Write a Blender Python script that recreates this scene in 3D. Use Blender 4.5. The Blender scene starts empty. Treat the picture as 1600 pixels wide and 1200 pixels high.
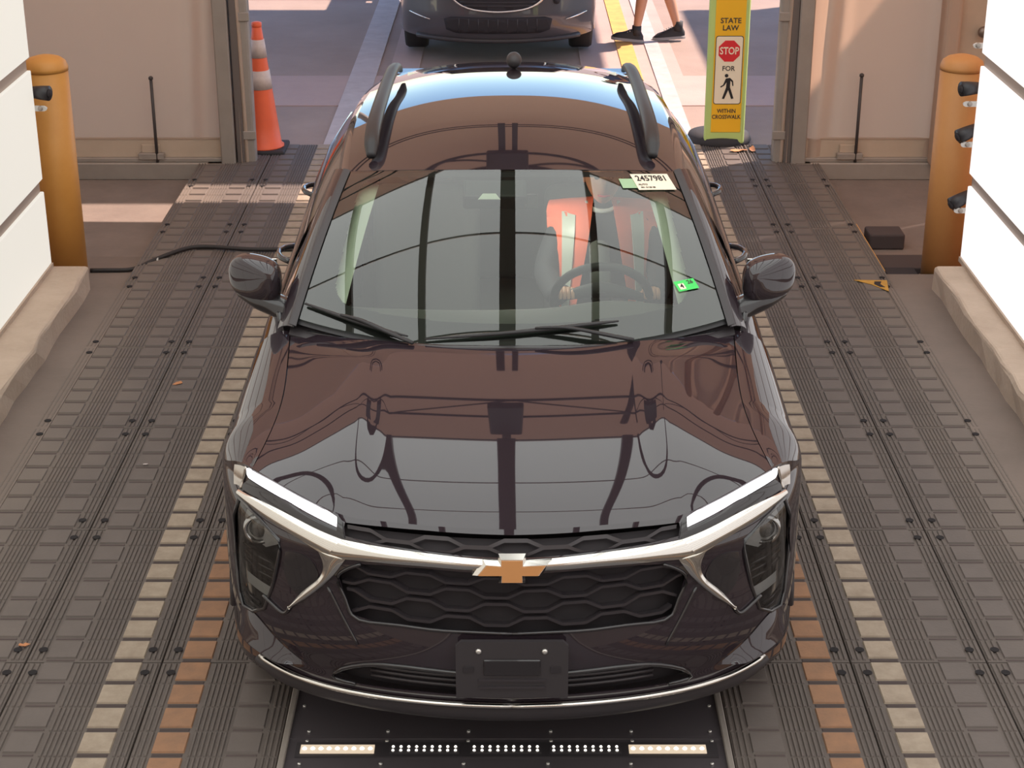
import bpy, bmesh, math, random
import numpy as np
from mathutils import Vector, Matrix
random.seed(7)
R = math.radians
SC = bpy.context.scene
C = SC.collection

# ------------------------------------------------------------------ camera
cam = bpy.data.cameras.new('camera')
cam.sensor_width = 36.0
cam.lens = 2700.0 / 1600.0 * 36.0
cam.clip_end = 400
cam_o = bpy.data.objects.new('camera', cam)
C.objects.link(cam_o)
cam_o.location = (0, 0, 3.25)
cam_o.rotation_euler = (R(90 - 22.8), 0, 0)
SC.camera = cam_o

# ------------------------------------------------------------------ sky, sun, exposure
SUN_EL = R(50)
SUN_DIR = Vector((0.865 * math.cos(SUN_EL), 0.50 * math.cos(SUN_EL), math.sin(SUN_EL)))
w = bpy.data.worlds.new('world')
SC.world = w
w.use_nodes = True
nt = w.node_tree
sky = nt.nodes.new('ShaderNodeTexSky')
sky.sky_type = 'NISHITA'
sky.sun_disc = False
sky.sun_elevation = SUN_EL
sky.sun_rotation = math.atan2(SUN_DIR.x, SUN_DIR.y)
sky.air_density = 1.0
sky.dust_density = 0.0
sky.ozone_density = 3.0
nt.links.new(sky.outputs[0], nt.nodes['Background'].inputs[0])
nt.nodes['Background'].inputs[1].default_value = 0.33
sun = bpy.data.lights.new('sun', 'SUN')
sun.energy = 9.3
sun.color = (1.0, 0.79, 0.66)
sun.angle = R(0.6)
sun_o = bpy.data.objects.new('sun', sun)
C.objects.link(sun_o)
sun_o.location = (20, 25, 30)
sun_o.rotation_euler = (-SUN_DIR).to_track_quat('-Z', 'Y').to_euler()
SC.view_settings.view_transform = 'Standard'
SC.view_settings.look = 'None'
SC.view_settings.gamma = 1.0
SC.view_settings.exposure = 0.0
SC.view_settings.use_curve_mapping = False
WALL_GLOW_L, WALL_GLOW_R, CEIL_GLOW = 0.74, 0.98, 1.95


# ------------------------------------------------------------------ materials
def lin(r, g, b):
    f = lambda c: c / 12.92 if c <= 0.04045 else ((c + 0.055) / 1.055) ** 2.4
    return (f(r / 255), f(g / 255), f(b / 255), 1)


def mat(name, col, rough=0.6, metal=0.0, coat=0.0, spec=0.5, noise=None, bump=None, emit=None, emis_col=None,
        coat_rough=0.02, translucent=0.0, coat_ior=1.5):
    """col linear rgba; noise=(scale, colour2, contrast); bump=(scale,strength)"""
    m = bpy.data.materials.new(name)
    m.use_nodes = True
    t = m.node_tree
    b = t.nodes['Principled BSDF']
    b.inputs['Base Color'].default_value = col
    b.inputs['Roughness'].default_value = rough
    b.inputs['Metallic'].default_value = metal
    b.inputs['Coat Weight'].default_value = coat
    b.inputs['Coat Roughness'].default_value = coat_rough
    b.inputs['Coat IOR'].default_value = coat_ior
    b.inputs['Specular IOR Level'].default_value = spec
    if emit:
        b.inputs['Emission Color'].default_value = emis_col or col
        b.inputs['Emission Strength'].default_value = emit
    tc = t.nodes.new('ShaderNodeTexCoord')
    if noise:
        geo = t.nodes.new('ShaderNodeNewGeometry')
        n = t.nodes.new('ShaderNodeTexNoise')
        n.inputs['Scale'].default_value = noise[0]
        n.inputs['Detail'].default_value = 6
        n.inputs['Roughness'].default_value = 0.65
        t.links.new(geo.outputs['Position'], n.inputs['Vector'])
        r = t.nodes.new('ShaderNodeValToRGB')
        k = noise[2] if len(noise) > 2 else 0.2
        r.color_ramp.elements[0].position = 0.5 - k
        r.color_ramp.elements[1].position = 0.5 + k
        r.color_ramp.elements[0].color = col
        r.color_ramp.elements[1].color = noise[1]
        t.links.new(n.outputs[0], r.inputs[0])
        t.links.new(r.outputs[0], b.inputs['Base Color'])
    if bump:
        geo2 = t.nodes.new('ShaderNodeNewGeometry')
        n2 = t.nodes.new('ShaderNodeTexNoise')
        n2.inputs['Scale'].default_value = bump[0]
        n2.inputs['Detail'].default_value = 5
        t.links.new(geo2.outputs['Position'], n2.inputs['Vector'])
        bp = t.nodes.new('ShaderNodeBump')
        bp.inputs['Strength'].default_value = bump[1]
        bp.inputs['Distance'].default_value = 0.01
        t.links.new(n2.outputs[0], bp.inputs['Height'])
        t.links.new(bp.outputs[0], b.inputs['Normal'])
    if translucent:
        tr = t.nodes.new('ShaderNodeBsdfTranslucent')
        tr.inputs[0].default_value = (min(1, col[0] * 1.12), col[1] * 0.92, col[2] * 0.80, 1)
        mx = t.nodes.new('ShaderNodeMixShader')
        mx.inputs[0].default_value = translucent
        out = t.nodes['Material Output']
        t.links.new(b.outputs[0], mx.inputs[1])
        t.links.new(tr.outputs[0], mx.inputs[2])
        t.links.new(mx.outputs[0], out.inputs[0])
    return m


def glass(name, tint, boost=1.8, rough=0.0):
    m = bpy.data.materials.new(name)
    m.use_nodes = True
    t = m.node_tree
    t.nodes.remove(t.nodes['Principled BSDF'])
    tr = t.nodes.new('ShaderNodeBsdfTransparent')
    tr.inputs[0].default_value = tint
    gl = t.nodes.new('ShaderNodeBsdfGlossy')
    gl.inputs['Roughness'].default_value = rough
    fr = t.nodes.new('ShaderNodeFresnel')
    fr.inputs[0].default_value = 1.52
    mu = t.nodes.new('ShaderNodeMath')
    mu.operation = 'MULTIPLY'
    mu.use_clamp = True
    mu.inputs[1].default_value = boost
    mx = t.nodes.new('ShaderNodeMixShader')
    t.links.new(fr.outputs[0], mu.inputs[0])
    t.links.new(mu.outputs[0], mx.inputs[0])
    t.links.new(tr.outputs[0], mx.inputs[1])
    t.links.new(gl.outputs[0], mx.inputs[2])
    t.links.new(mx.outputs[0], t.nodes['Material Output'].inputs[0])
    return m


def lightmat(name, col, strength):
    m = bpy.data.materials.new(name)
    m.use_nodes = True
    b = m.node_tree.nodes['Principled BSDF']
    b.inputs['Base Color'].default_value = (0.18, 0.18, 0.17, 1)
    b.inputs['Roughness'].default_value = 0.6
    b.inputs['Emission Color'].default_value = col
    b.inputs['Emission Strength'].default_value = strength
    return m


M = {}
M['paint'] = mat('car_paint', (0.026, 0.018, 0.023, 1), 0.5, 0, 1.0, 0.0, coat_ior=1.72)
M['gloss_black'] = mat('gloss_black', (0.022, 0.019, 0.021, 1), 0.15, 0, 0.6)
M['plastic'] = mat('black_plastic', (0.042, 0.036, 0.039, 1), 0.5)
M['grille'] = mat('grille_plastic', (0.044, 0.037, 0.041, 1), 0.36)
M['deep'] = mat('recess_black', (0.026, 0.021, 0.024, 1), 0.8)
M['chrome'] = mat('chrome', (0.80, 0.77, 0.72, 1), 0.12, 1.0)
M['chrome_dark'] = mat('satin_chrome', (0.62, 0.58, 0.54, 1), 0.22, 1.0)
M['gold'] = mat('gold_emblem', lin(184, 128, 76), 0.35, 0.35, 0.5)
M['drl'] = lightmat('running_light', (1.0, 0.98, 1.0, 1), 3.5)
M['lens'] = glass('lamp_lens', (0.75, 0.75, 0.75, 1), 1.6, 0.02)
M['windshield'] = glass('windshield_glass', (0.80, 0.88, 0.78, 1), 2.3, 0.0)
M['side_glass'] = glass('side_glass', (0.55, 0.60, 0.54, 1), 1.8, 0.0)
M['darkglass'] = mat('tinted_glass', (0.02, 0.022, 0.02, 1), 0.03, 0, 0.0, 0.7)
M['wiper'] = mat('wiper_black', (0.02, 0.018, 0.02, 1), 0.45)
M['frit'] = mat('frit_black', (0.016, 0.014, 0.016, 1), 0.5)
M['reflector'] = mat('lamp_reflector', (0.45, 0.45, 0.44, 1), 0.2, 1.0)
M['rubber'] = mat('tyre_rubber', (0.03, 0.027, 0.026, 1), 0.75)
M['alloy'] = mat('alloy', (0.35, 0.34, 0.33, 1), 0.3, 0.9)
M['trim_grey'] = mat('pillar_trim_grey', lin(225, 228, 212), 0.8)
M['beam_grey'] = mat('beam_grey', (0.16, 0.14, 0.135, 1), 0.6)
M['tray'] = mat('lamp_tray', (0.62, 0.62, 0.60, 1), 0.4, 0.0)
M['dash'] = mat('dashboard_grey', (0.10, 0.10, 0.09, 1), 0.7)
M['wheel_black'] = mat('wheel_black', (0.03, 0.03, 0.03, 1), 0.6)
M['seat'] = mat('seat_cloth', (0.07, 0.07, 0.066, 1), 0.8)
M['skin'] = mat('skin', lin(205, 150, 120), 0.5)
M['hair'] = mat('hair', (0.05, 0.03, 0.02, 1), 0.6)
M['shirt'] = mat('dark_shirt', (0.035, 0.035, 0.042, 1), 0.8)
M['vest'] = mat('orange_vest', (1.0, 0.20, 0.11, 1), 0.7, emit=None)
M['silver_tape'] = mat('reflective_tape', (0.6, 0.62, 0.56, 1), 0.4)
M['collar'] = mat('white_cloth', (0.7, 0.7, 0.66, 1), 0.8)
M['mat'] = mat('mat_rubber', lin(91, 82, 77), 0.74, noise=(3.0, lin(103, 93, 87), 0.25), bump=(60, 0.15))
M['pad'] = mat('mat_pad', lin(95, 86, 81), 0.70, noise=(6.0, lin(105, 95, 90), 0.25), bump=(80, 0.12))
M['groove'] = mat('mat_groove', lin(70, 58, 56), 0.8)
M['white_pad'] = mat('white_paint_pad', lin(170, 154, 136), 0.8, noise=(14, lin(142, 126, 110), 0.22), bump=(90, 0.15))
M['orange_pad'] = mat('orange_paint_pad', lin(160, 118, 88), 0.8, noise=(14, lin(134, 102, 80), 0.22), bump=(90, 0.15))
def dusty(m, dust):
    t = m.node_tree
    b = t.nodes['Principled BSDF']
    src = b.inputs['Base Color'].links[0].from_socket
    geo = t.nodes.new('ShaderNodeNewGeometry')
    sep = t.nodes.new('ShaderNodeSeparateXYZ')
    t.links.new(geo.outputs['Position'], sep.inputs[0])
    ab = t.nodes.new('ShaderNodeMath'); ab.operation = 'ABSOLUTE'
    t.links.new(sep.outputs[0], ab.inputs[0])
    n = t.nodes.new('ShaderNodeTexNoise'); n.inputs['Scale'].default_value = 2.3; n.inputs['Detail'].default_value = 7
    t.links.new(geo.outputs['Position'], n.inputs['Vector'])
    ad = t.nodes.new('ShaderNodeMath'); ad.operation = 'MULTIPLY_ADD'
    t.links.new(n.outputs[0], ad.inputs[0]); ad.inputs[1].default_value = 0.55
    t.links.new(ab.outputs[0], ad.inputs[2])
    mr = t.nodes.new('ShaderNodeMapRange'); mr.interpolation_type = 'SMOOTHSTEP'
    t.links.new(ad.outputs[0], mr.inputs[0]); mr.inputs[1].default_value = 2.02; mr.inputs[2].default_value = 2.42
    mx = t.nodes.new('ShaderNodeMix'); mx.data_type = 'RGBA'
    t.links.new(mr.outputs[0], mx.inputs[0]); t.links.new(src, mx.inputs[6]); mx.inputs[7].default_value = dust
    t.links.new(mx.outputs[2], b.inputs['Base Color'])
dusty(M['mat'], lin(110, 99, 91))
dusty(M['pad'], lin(113, 102, 94))
M['groove_soft'] = mat('mat_groove_soft', lin(84, 71, 69), 0.8)
M['hole'] = mat('bolt_hole', (0.012, 0.009, 0.01, 1), 0.9)
M['floor'] = mat('concrete_floor', lin(112, 100, 92), 0.85, noise=(1.4, lin(130, 116, 107), 0.22), bump=(40, 0.2))
M['floor_low'] = mat('concrete_low', lin(116, 103, 97), 0.88, noise=(2.2, lin(134, 120, 112), 0.2), bump=(30, 0.2))
M['curb'] = mat('curb_concrete', lin(176, 156, 138), 0.88, noise=(5, lin(196, 176, 158), 0.25), bump=(35, 0.4))
M['asphalt'] = mat('asphalt', lin(150, 130, 120), 0.9, noise=(1.2, lin(168, 147, 136), 0.25), bump=(90, 0.25))
M['apron'] = mat('apron_concrete', lin(174, 150, 144), 0.9, noise=(1.5, lin(190, 164, 156), 0.25), bump=(60, 0.2))
M['line_white'] = mat('line_white', lin(196, 184, 182), 0.8, noise=(6, lin(178, 164, 162), 0.2))
M['line_yellow'] = mat('line_yellow', lin(232, 178, 96), 0.8, noise=(6, lin(208, 150, 84), 0.2))
M['fabric'] = mat('tan_tent_fabric', lin(204, 182, 164), 0.8, noise=(1.2, lin(212, 190, 172), 0.3), translucent=0.38)
M['fabric_stain'] = mat('tan_tent_skirt', lin(190, 168, 148), 0.85, noise=(3, lin(202, 180, 160), 0.2), translucent=0.1)
M['galv'] = mat('galvanised_steel', lin(150, 140, 132), 0.5, 0.3, noise=(5, lin(166, 156, 148), 0.3))
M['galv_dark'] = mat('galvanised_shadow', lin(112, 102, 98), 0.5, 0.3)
M['dark_steel'] = mat('dark_steel', (0.05, 0.04, 0.04, 1), 0.5)
M['frame_grey'] = mat('panel_frame', lin(168, 150, 138), 0.6)
M['post_yellow'] = mat('bollard_yellow', lin(212, 150, 74), 0.5, noise=(8, lin(202, 140, 66), 0.3), bump=(20, 0.05))
M['post_orange'] = mat('bollard_orange', lin(206, 146, 86), 0.55, noise=(8, lin(196, 136, 80), 0.3), bump=(20, 0.05))
M['cable'] = mat('cable_black', (0.025, 0.02, 0.02, 1), 0.6)
M['device'] = mat('device_black', (0.03, 0.028, 0.032, 1), 0.45)
M['bracket'] = mat('bracket_white', lin(205, 200, 195), 0.5)
M['cone'] = mat('cone_orange', (0.95, 0.15, 0.05, 1), 0.5, noise=(12, (0.85, 0.13, 0.05, 1), 0.3))
M['cone_white'] = mat('cone_collar', lin(226, 204, 192), 0.5, noise=(20, lin(196, 174, 164), 0.3))
M['black_rubber'] = mat('black_rubber', (0.035, 0.03, 0.032, 1), 0.8)
M['lime'] = mat('lime_frame', lin(196, 216, 130), 0.5)
M['sign_yellow'] = mat('sign_yellow', lin(252, 190, 36), 0.5)
M['hazard_yellow'] = mat('hazard_yellow', lin(206, 156, 66), 0.7, noise=(25, lin(176, 130, 60), 0.2))
M['sign_white'] = mat('sign_white', lin(250, 232, 205), 0.5)
M['sign_red'] = mat('sign_red', lin(226, 44, 50), 0.5)
M['ink'] = mat('ink', (0.02, 0.016, 0.016, 1), 0.7)
M['ink_brown'] = mat('ink_dark', (0.06, 0.045, 0.04, 1), 0.7)
M['paper'] = mat('sticker_paper', lin(250, 232, 208), 0.7)
M['green_st'] = mat('green_sticker', lin(70, 214, 100), 0.6)
M['pale_green'] = mat('pale_green_sticker', lin(160, 190, 150), 0.6)
M['wall_glow_l'] = lightmat('lit_panel_cream', (1.0, 0.94, 0.84, 1), WALL_GLOW_L)
M['wall_glow_r'] = lightmat('lit_panel_white', (1.0, 0.96, 0.95, 1), WALL_GLOW_R)
M['ceil_glow'] = lightmat('lit_ceiling_panel', (0.95, 0.98, 0.95, 1), CEIL_GLOW)
M['led'] = lightmat('led_white', (1.0, 0.93, 0.82, 1), 4.0)
M['led_warm'] = lightmat('led_warm', (1.0, 0.78, 0.55, 1), 0.7)
M['pit'] = mat('pit_plate', (0.075, 0.063, 0.068, 1), 0.42, 0, 0.3)
M['screw'] = mat('screw_metal', (0.75, 0.72, 0.68, 1), 0.3, 0.8)
M['grey_paint'] = mat('grey_car_paint', (0.075, 0.07, 0.08, 1), 0.35, 0.3, 1.0)
M['shoe'] = mat('shoe_dark', (0.03, 0.028, 0.03, 1), 0.7)
M['sole'] = mat('shoe_sole', (0.35, 0.32, 0.31, 1), 0.7)
M['shorts'] = mat('grey_shorts', (0.12, 0.12, 0.13, 1), 0.8)
M['polo'] = mat('blue_polo', (0.10, 0.14, 0.25, 1), 0.8)
M['canopy'] = mat('canopy_metal', lin(190, 180, 172), 0.6)
M['leaf_dry'] = mat('dry_leaf', lin(190, 130, 90), 0.8)
M['dark_block'] = mat('dark_block', lin(70, 60, 60), 0.8)
M['knob'] = mat('knob_metal', lin(140, 125, 115), 0.4, 0.6)


# ------------------------------------------------------------------ mesh helpers
def link(name, me, m, parent=None, smooth=False):
    o = bpy.data.objects.new(name, me)
    C.objects.link(o)
    if m is not None:
        me.materials.append(m if not isinstance(m, str) else M[m])
    if smooth:
        me.polygons.foreach_set('use_smooth', [True] * len(me.polygons))
    if parent is not None:
        o.parent = parent
        o.matrix_parent_inverse = Matrix.Translation(-Vector(parent.get('base', (0, 0, 0))))
    return o


def pydata(name, v, f, m, parent=None, smooth=False):
    me = bpy.data.meshes.new(name)
    me.from_pydata([tuple(map(float, p)) for p in v], [], f)
    me.update()
    return link(name, me, m, parent, smooth)


def tag(o, label, cat, group=None):
    o['label'] = label
    o['category'] = cat
    if group:
        o['group'] = group
    return o


def thing(name, label, cat, loc=(0, 0, 0), group=None):
    o = bpy.data.objects.new(name, None)
    o.empty_display_size = 0.1
    C.objects.link(o)
    o.location = loc
    o['base'] = tuple(loc)
    return tag(o, label, cat, group)


def struct(o):
    o['kind'] = 'structure'
    return o


def stuff(o):
    o['kind'] = 'stuff'
    return o


def bm_box(bm, x0, x1, y0, y1, z0, z1, bev=0.0, seg=2):
    b2 = bmesh.new()
    bmesh.ops.create_cube(b2, size=1.0)
    for v in b2.verts:
        v.co = Vector(((x0 + x1) / 2 + v.co.x * (x1 - x0), (y0 + y1) / 2 + v.co.y * (y1 - y0),
                       (z0 + z1) / 2 + v.co.z * (z1 - z0)))
    if bev:
        bmesh.ops.bevel(b2, geom=list(b2.edges), offset=bev, segments=seg, profile=0.5, affect='EDGES')
    me = bpy.data.meshes.new('tmp')
    b2.to_mesh(me)
    b2.free()
    bm.from_mesh(me)
    bpy.data.meshes.remove(me)


def fin(name, bm, m, parent=None, smooth=False):
    me = bpy.data.meshes.new(name)
    bm.to_mesh(me)
    bm.free()
    return link(name, me, m, parent, smooth)


def box(name, x0, x1, y0, y1, z0, z1, m, parent=None, bev=0.0, seg=2):
    bm = bmesh.new()
    bm_box(bm, x0, x1, y0, y1, z0, z1, bev, seg)
    return fin(name, bm, m, parent, False)


def lathe(name, prof, m, parent=None, n=32, origin=(0, 0, 0), axis='Z', smooth=True, caps=True):
    v, f = [], []
    for (r, h) in prof:
        for k in range(n):
            a = 2 * math.pi * k / n
            p = (r * math.cos(a), r * math.sin(a), h)
            if axis == 'X':
                p = (p[2], p[0], p[1])
            elif axis == 'Y':
                p = (p[0], p[2], p[1])
            v.append((p[0] + origin[0], p[1] + origin[1], p[2] + origin[2]))
    for i in range(len(prof) - 1):
        for k in range(n):
            a, b = i * n + k, i * n + (k + 1) % n
            f.append((a, b, b + n, a + n))
    if caps:
        f.append(tuple(range(n))[::-1])
        f.append(tuple(range((len(prof) - 1) * n, len(prof) * n)))
    o = pydata(name, v, f, m, parent, smooth)
    fix(o)
    return o


def fix(o):
    bm = bmesh.new()
    bm.from_mesh(o.data)
    bmesh.ops.remove_doubles(bm, verts=bm.verts, dist=1e-6)
    bmesh.ops.recalc_face_normals(bm, faces=bm.faces)
    bm.to_mesh(o.data)
    bm.free()


def tube(name, pts, rad, m, parent=None, n=10, sub=1, squash=None):
    pts = np.array(pts, float)
    rads = np.array(rad if np.ndim(rad) else [rad] * len(pts), float)
    if sub > 1:
        T = np.linspace(0, len(pts) - 1, (len(pts) - 1) * sub + 1)
        rads = np.interp(T, range(len(pts)), rads)
        pts = spl(pts, sub)
    v, f = [], []
    up = Vector((0, 0, 1))
    for i, p in enumerate(pts):
        a, b = pts[max(i - 1, 0)], pts[min(i + 1, len(pts) - 1)]
        t = Vector(b - a).normalized()
        s1 = t.cross(up)
        if s1.length < 1e-3:
            s1 = Vector((1, 0, 0))
        s1.normalize()
        s2 = s1.cross(t)
        for k in range(n):
            an = 2 * math.pi * k / n
            q = Vector(p) + s1 * math.cos(an) * rads[i] + s2 * math.sin(an) * rads[i] * (squash or 1)
            v.append(q)
    for i in range(len(pts) - 1):
        for k in range(n):
            a, b = i * n + k, i * n + (k + 1) % n
            f.append((a, b, b + n, a + n))
    f.append(tuple(range(n))[::-1])
    f.append(tuple(range((len(pts) - 1) * n, len(pts) * n)))
    o = pydata(name, v, f, m, parent, True)
    fix(o)
    return o


def natural(xk, yk):
    xk, yk = np.array(xk, float), np.array(yk, float)
    n = len(xk)
    h = np.diff(xk)
    A, b = np.eye(n), np.zeros(yk.shape)
    for i in range(1, n - 1):
        A[i, i - 1], A[i, i], A[i, i + 1] = h[i - 1], 2 * (h[i - 1] + h[i]), h[i]
        b[i] = 6 * ((yk[i + 1] - yk[i]) / h[i] - (yk[i] - yk[i - 1]) / h[i - 1])
    Mm = np.linalg.solve(A, b)

    def f(x):
        i = int(np.clip(np.searchsorted(xk, x) - 1, 0, n - 2))
        t0, t1 = xk[i + 1] - x, x - xk[i]
        return (Mm[i] * t0 ** 3 + Mm[i + 1] * t1 ** 3) / 6 / h[i] + (yk[i] / h[i] - Mm[i] * h[i] / 6) * t0 + \
               (yk[i + 1] / h[i] - Mm[i + 1] * h[i] / 6) * t1
    return f


def spl(P, sub):
    """smooth C2 curve through the points"""
    P = np.array(P, float)
    d = np.concatenate([[0], np.cumsum(np.linalg.norm(np.diff(P, axis=0), axis=1) + 1e-9)])
    g = natural(d, P)
    out = []
    for i in range(len(P) - 1):
        for k in range(sub):
            out.append(g(d[i] + (d[i + 1] - d[i]) * k / sub))
    out.append(P[-1])
    return np.array(out)


def grid(name, P, m, parent=None, mirror=False, thick=0.0, keep=None, smooth=True, ref=None, snap=None):
    """P[r][c] -> xyz. mirror: a panel on the centre line grows its other half; one off the centre line gets a twin object.
    ref: outward direction for the +x half"""
    P = np.array(P, float)
    nr, nc = P.shape[:2]
    f, kept = [], {}
    for r in range(nr - 1):
        for c in range(nc - 1):
            if keep is not None and not keep(r, c):
                continue
            kept[(r, c)] = 1
            f.append((r * nc + c, r * nc + c + 1, (r + 1) * nc + c + 1, (r + 1) * nc + c))
    if snap:
        for r in range(1, nr - 1):
            for c in range(1, nc - 1):
                k = sum(((r - i, c - j) in kept) for i in (0, 1) for j in (0, 1))
                if 0 < k < 4:
                    P[r, c] = snap(P[r, c])
    v = [tuple(P[r, c]) for r in range(nr) for c in range(nc)]
    if mirror and ref is None:
        ref = (0.5, -1, 1)
    centred = mirror and P[..., 0].min() < 0.01
    def make(v, f, ref):
        bm = bmesh.new()
        vs = [bm.verts.new(p) for p in v]
        for q in f:
            try:
                bm.faces.new([vs[i] for i in q])
            except ValueError:
                pass
        bmesh.ops.remove_doubles(bm, verts=bm.verts, dist=2e-5)
        bmesh.ops.delete(bm, geom=[x for x in bm.verts if not x.link_faces], context='VERTS')
        bmesh.ops.recalc_face_normals(bm, faces=bm.faces)
        if ref is not None:
            bm.normal_update()
            d = sum((x.normal.dot(Vector(ref)) * x.calc_area() for x in bm.faces))
            if d < 0:
                bmesh.ops.reverse_faces(bm, faces=bm.faces)
        me = bpy.data.meshes.new(name)
        bm.to_mesh(me)
        bm.free()
        o = link(name, me, m, parent, smooth)
        if thick:
            sd = o.modifiers.new('thick', 'SOLIDIFY')
            sd.thickness = thick
            sd.offset = -1
            es = o.modifiers.new('edges', 'EDGE_SPLIT')
            es.split_angle = R(50)
        return o
    if centred:
        k = len(v)
        v2 = v + [(-a, b, c) for a, b, c in v]
        return make(v2, f + [tuple(k + i for i in q[::-1]) for q in f], (0, ref[1], ref[2]))
    o = make(v, f, ref)
    if mirror:
        make([(-a, b, c) for a, b, c in v], f, (-ref[0], ref[1], ref[2]))
    return o


def text(name, s, size, m, parent, origin, ux, uy, depth=0.0015, align='CENTER', xscale=1.0):
    cu = bpy.data.curves.new('tmp_text', 'FONT')
    cu.body = s
    cu.size = size
    cu.align_x = align
    cu.align_y = 'CENTER'
    cu.resolution_u = 3
    cu.offset = size * 0.018
    cu.extrude = depth / 2
    o = bpy.data.objects.new('tmp_text', cu)
    C.objects.link(o)
    dg = bpy.context.evaluated_depsgraph_get()
    dg.update()
    me = bpy.data.meshes.new_from_object(o.evaluated_get(dg))
    bpy.data.objects.remove(o)
    bpy.data.curves.remove(cu)
    ux, uy = Vector(ux).normalized(), Vector(uy).normalized()
    uz = ux.cross(uy).normalized()
    og = Vector(origin)
    for v in me.vertices:
        v.co = og + ux * (v.co.x * xscale) + uy * v.co.y + uz * v.co.z
    me.materials.clear()
    me.name = name
    return link(name, me, m, parent)


def plate(name, poly, m, parent, origin, ux, uy, depth=0.002):
    """flat polygon of small thickness in the ux/uy plane"""
    ux, uy = Vector(ux).normalized(), Vector(uy).normalized()
    uz = ux.cross(uy).normalized()
    og = Vector(origin)
    n = len(poly)
    v = [og + ux * a + uy * b for a, b in poly] + [og + ux * a + uy * b + uz * depth for a, b in poly]
    f = [tuple(range(n))[::-1], tuple(range(n, 2 * n))] + [(i, (i + 1) % n, n + (i + 1) % n, n + i) for i in range(n)]
    return pydata(name, v, f, m, parent)


def skin(name, verts, edges, m, parent=None, sub=2, root=0):
    me = bpy.data.meshes.new(name)
    me.from_pydata([v[:3] for v in verts], edges, [])
    o = link(name, me, m, parent)
    md = o.modifiers.new('skin', 'SKIN')
    md.use_smooth_shade = True
    md.branch_smoothing = 0.6
    sv = me.skin_vertices[0].data
    for i, v in enumerate(verts):
        r = v[3]
        sv[i].radius = (r, r) if np.ndim(r) == 0 else r
        sv[i].use_root = (i == root)
    ss = o.modifiers.new('sub', 'SUBSURF')
    ss.levels = ss.render_levels = sub
    return o


def smoothstep(a, b, x):
    t = np.clip((x - a) / (b - a), 0, 1)
    return t * t * (3 - 2 * t)


def inside(poly, x, z):
    c = False
    n = len(poly)
    for i in range(n):
        (x1, z1), (x2, z2) = poly[i], poly[(i + 1) % n]
        if (z1 > z) != (z2 > z) and x < (x2 - x1) * (z - z1) / (z2 - z1) + x1:
            c = not c
    return c


# ================================================================== SETTING
# ground and floors
LOW = -0.12
struct(box('floor', -4.6, 4.6, -6.0, 9.42, -0.40, -0.024, 'floor'))
struct(box('floor_apron', -9, 9, 9.42, 11.95, -0.40, LOW, 'floor_low'))
for sx, a, b in ((-1, -2.36, -2.125), (1, 2.10, 2.36)):
    struct(box('floor_slab', a, b, -6.0, 9.12, -0.024, -0.002, 'floor'))
struct(box('platform', -2.19, 2.15, 9.42, 11.95, LOW, -0.024, 'floor_low'))
struct(box('ground', -40, 40, 11.95, 90, -0.40, -0.02, 'asphalt'))
ap = struct(box('pavement_band', -12, 12, 13.45, 14.5, -0.03, -0.014, 'apron'))
struct(box('pavement_band', 0.60, 1.45, 14.5, 24.0, -0.03, -0.015, 'apron'))
struct(box('pavement_band', -1.05, -0.80, 14.5, 22, -0.03, -0.0145, 'apron'))
for i, (x0, x1, y0, y1, mm) in enumerate([(-1.37, -1.15, 12.1, 24, 'line_white'), (0.95, 1.10, 14.2, 24, 'line_yellow'),
                                          (1.21, 1.34, 12.2, 24, 'line_white'), (-8, -1.5, 18.05, 18.3, 'line_white')]):
    struct(box('pavement_line', x0, x1, y0, y1, -0.02, -0.008 + 0.001 * i, mm))
pydata('floor_ramp', [(-4.6, 9.42, -.024), (-2.19, 9.42, -.024), (-2.19, 10.02, LOW), (-4.6, 10.02, LOW), (-4.6, 9.42, LOW - .05), (-2.19, 9.42, LOW - .05), (-2.19, 10.02, LOW - .05), (-4.6, 10.02, LOW - .05)],
       [(0, 1, 2, 3), (4, 7, 6, 5), (0, 4, 5, 1), (1, 5, 6, 2), (2, 6, 7, 3), (3, 7, 4, 0)], 'floor')['kind'] = 'structure'
# curbs
for side, sx in (('left', -1), ('right', 1)):
    bm = bmesh.new()
    bm_box(bm, sx * 2.35 if sx > 0 else -2.80, 2.80 if sx > 0 else -2.35, -5.0, 9.12, -0.03, 0.13, 0.022, 3)
    bmesh.ops.subdivide_edges(bm, edges=[e for e in bm.edges if e.calc_length() > 5], cuts=80)
    for v in bm.verts:
        k = v.co.y * 7.3 + v.co.z * 9
        v.co.x += 0.006 * math.sin(k) + 0.004 * math.sin(2.7 * k + 1) + random.uniform(-.003, .003)
        v.co.z += 0.004 * math.sin(1.7 * k)
    struct(fin('trim_%d' % (1 if sx < 0 else 2), bm, 'curb'))

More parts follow.
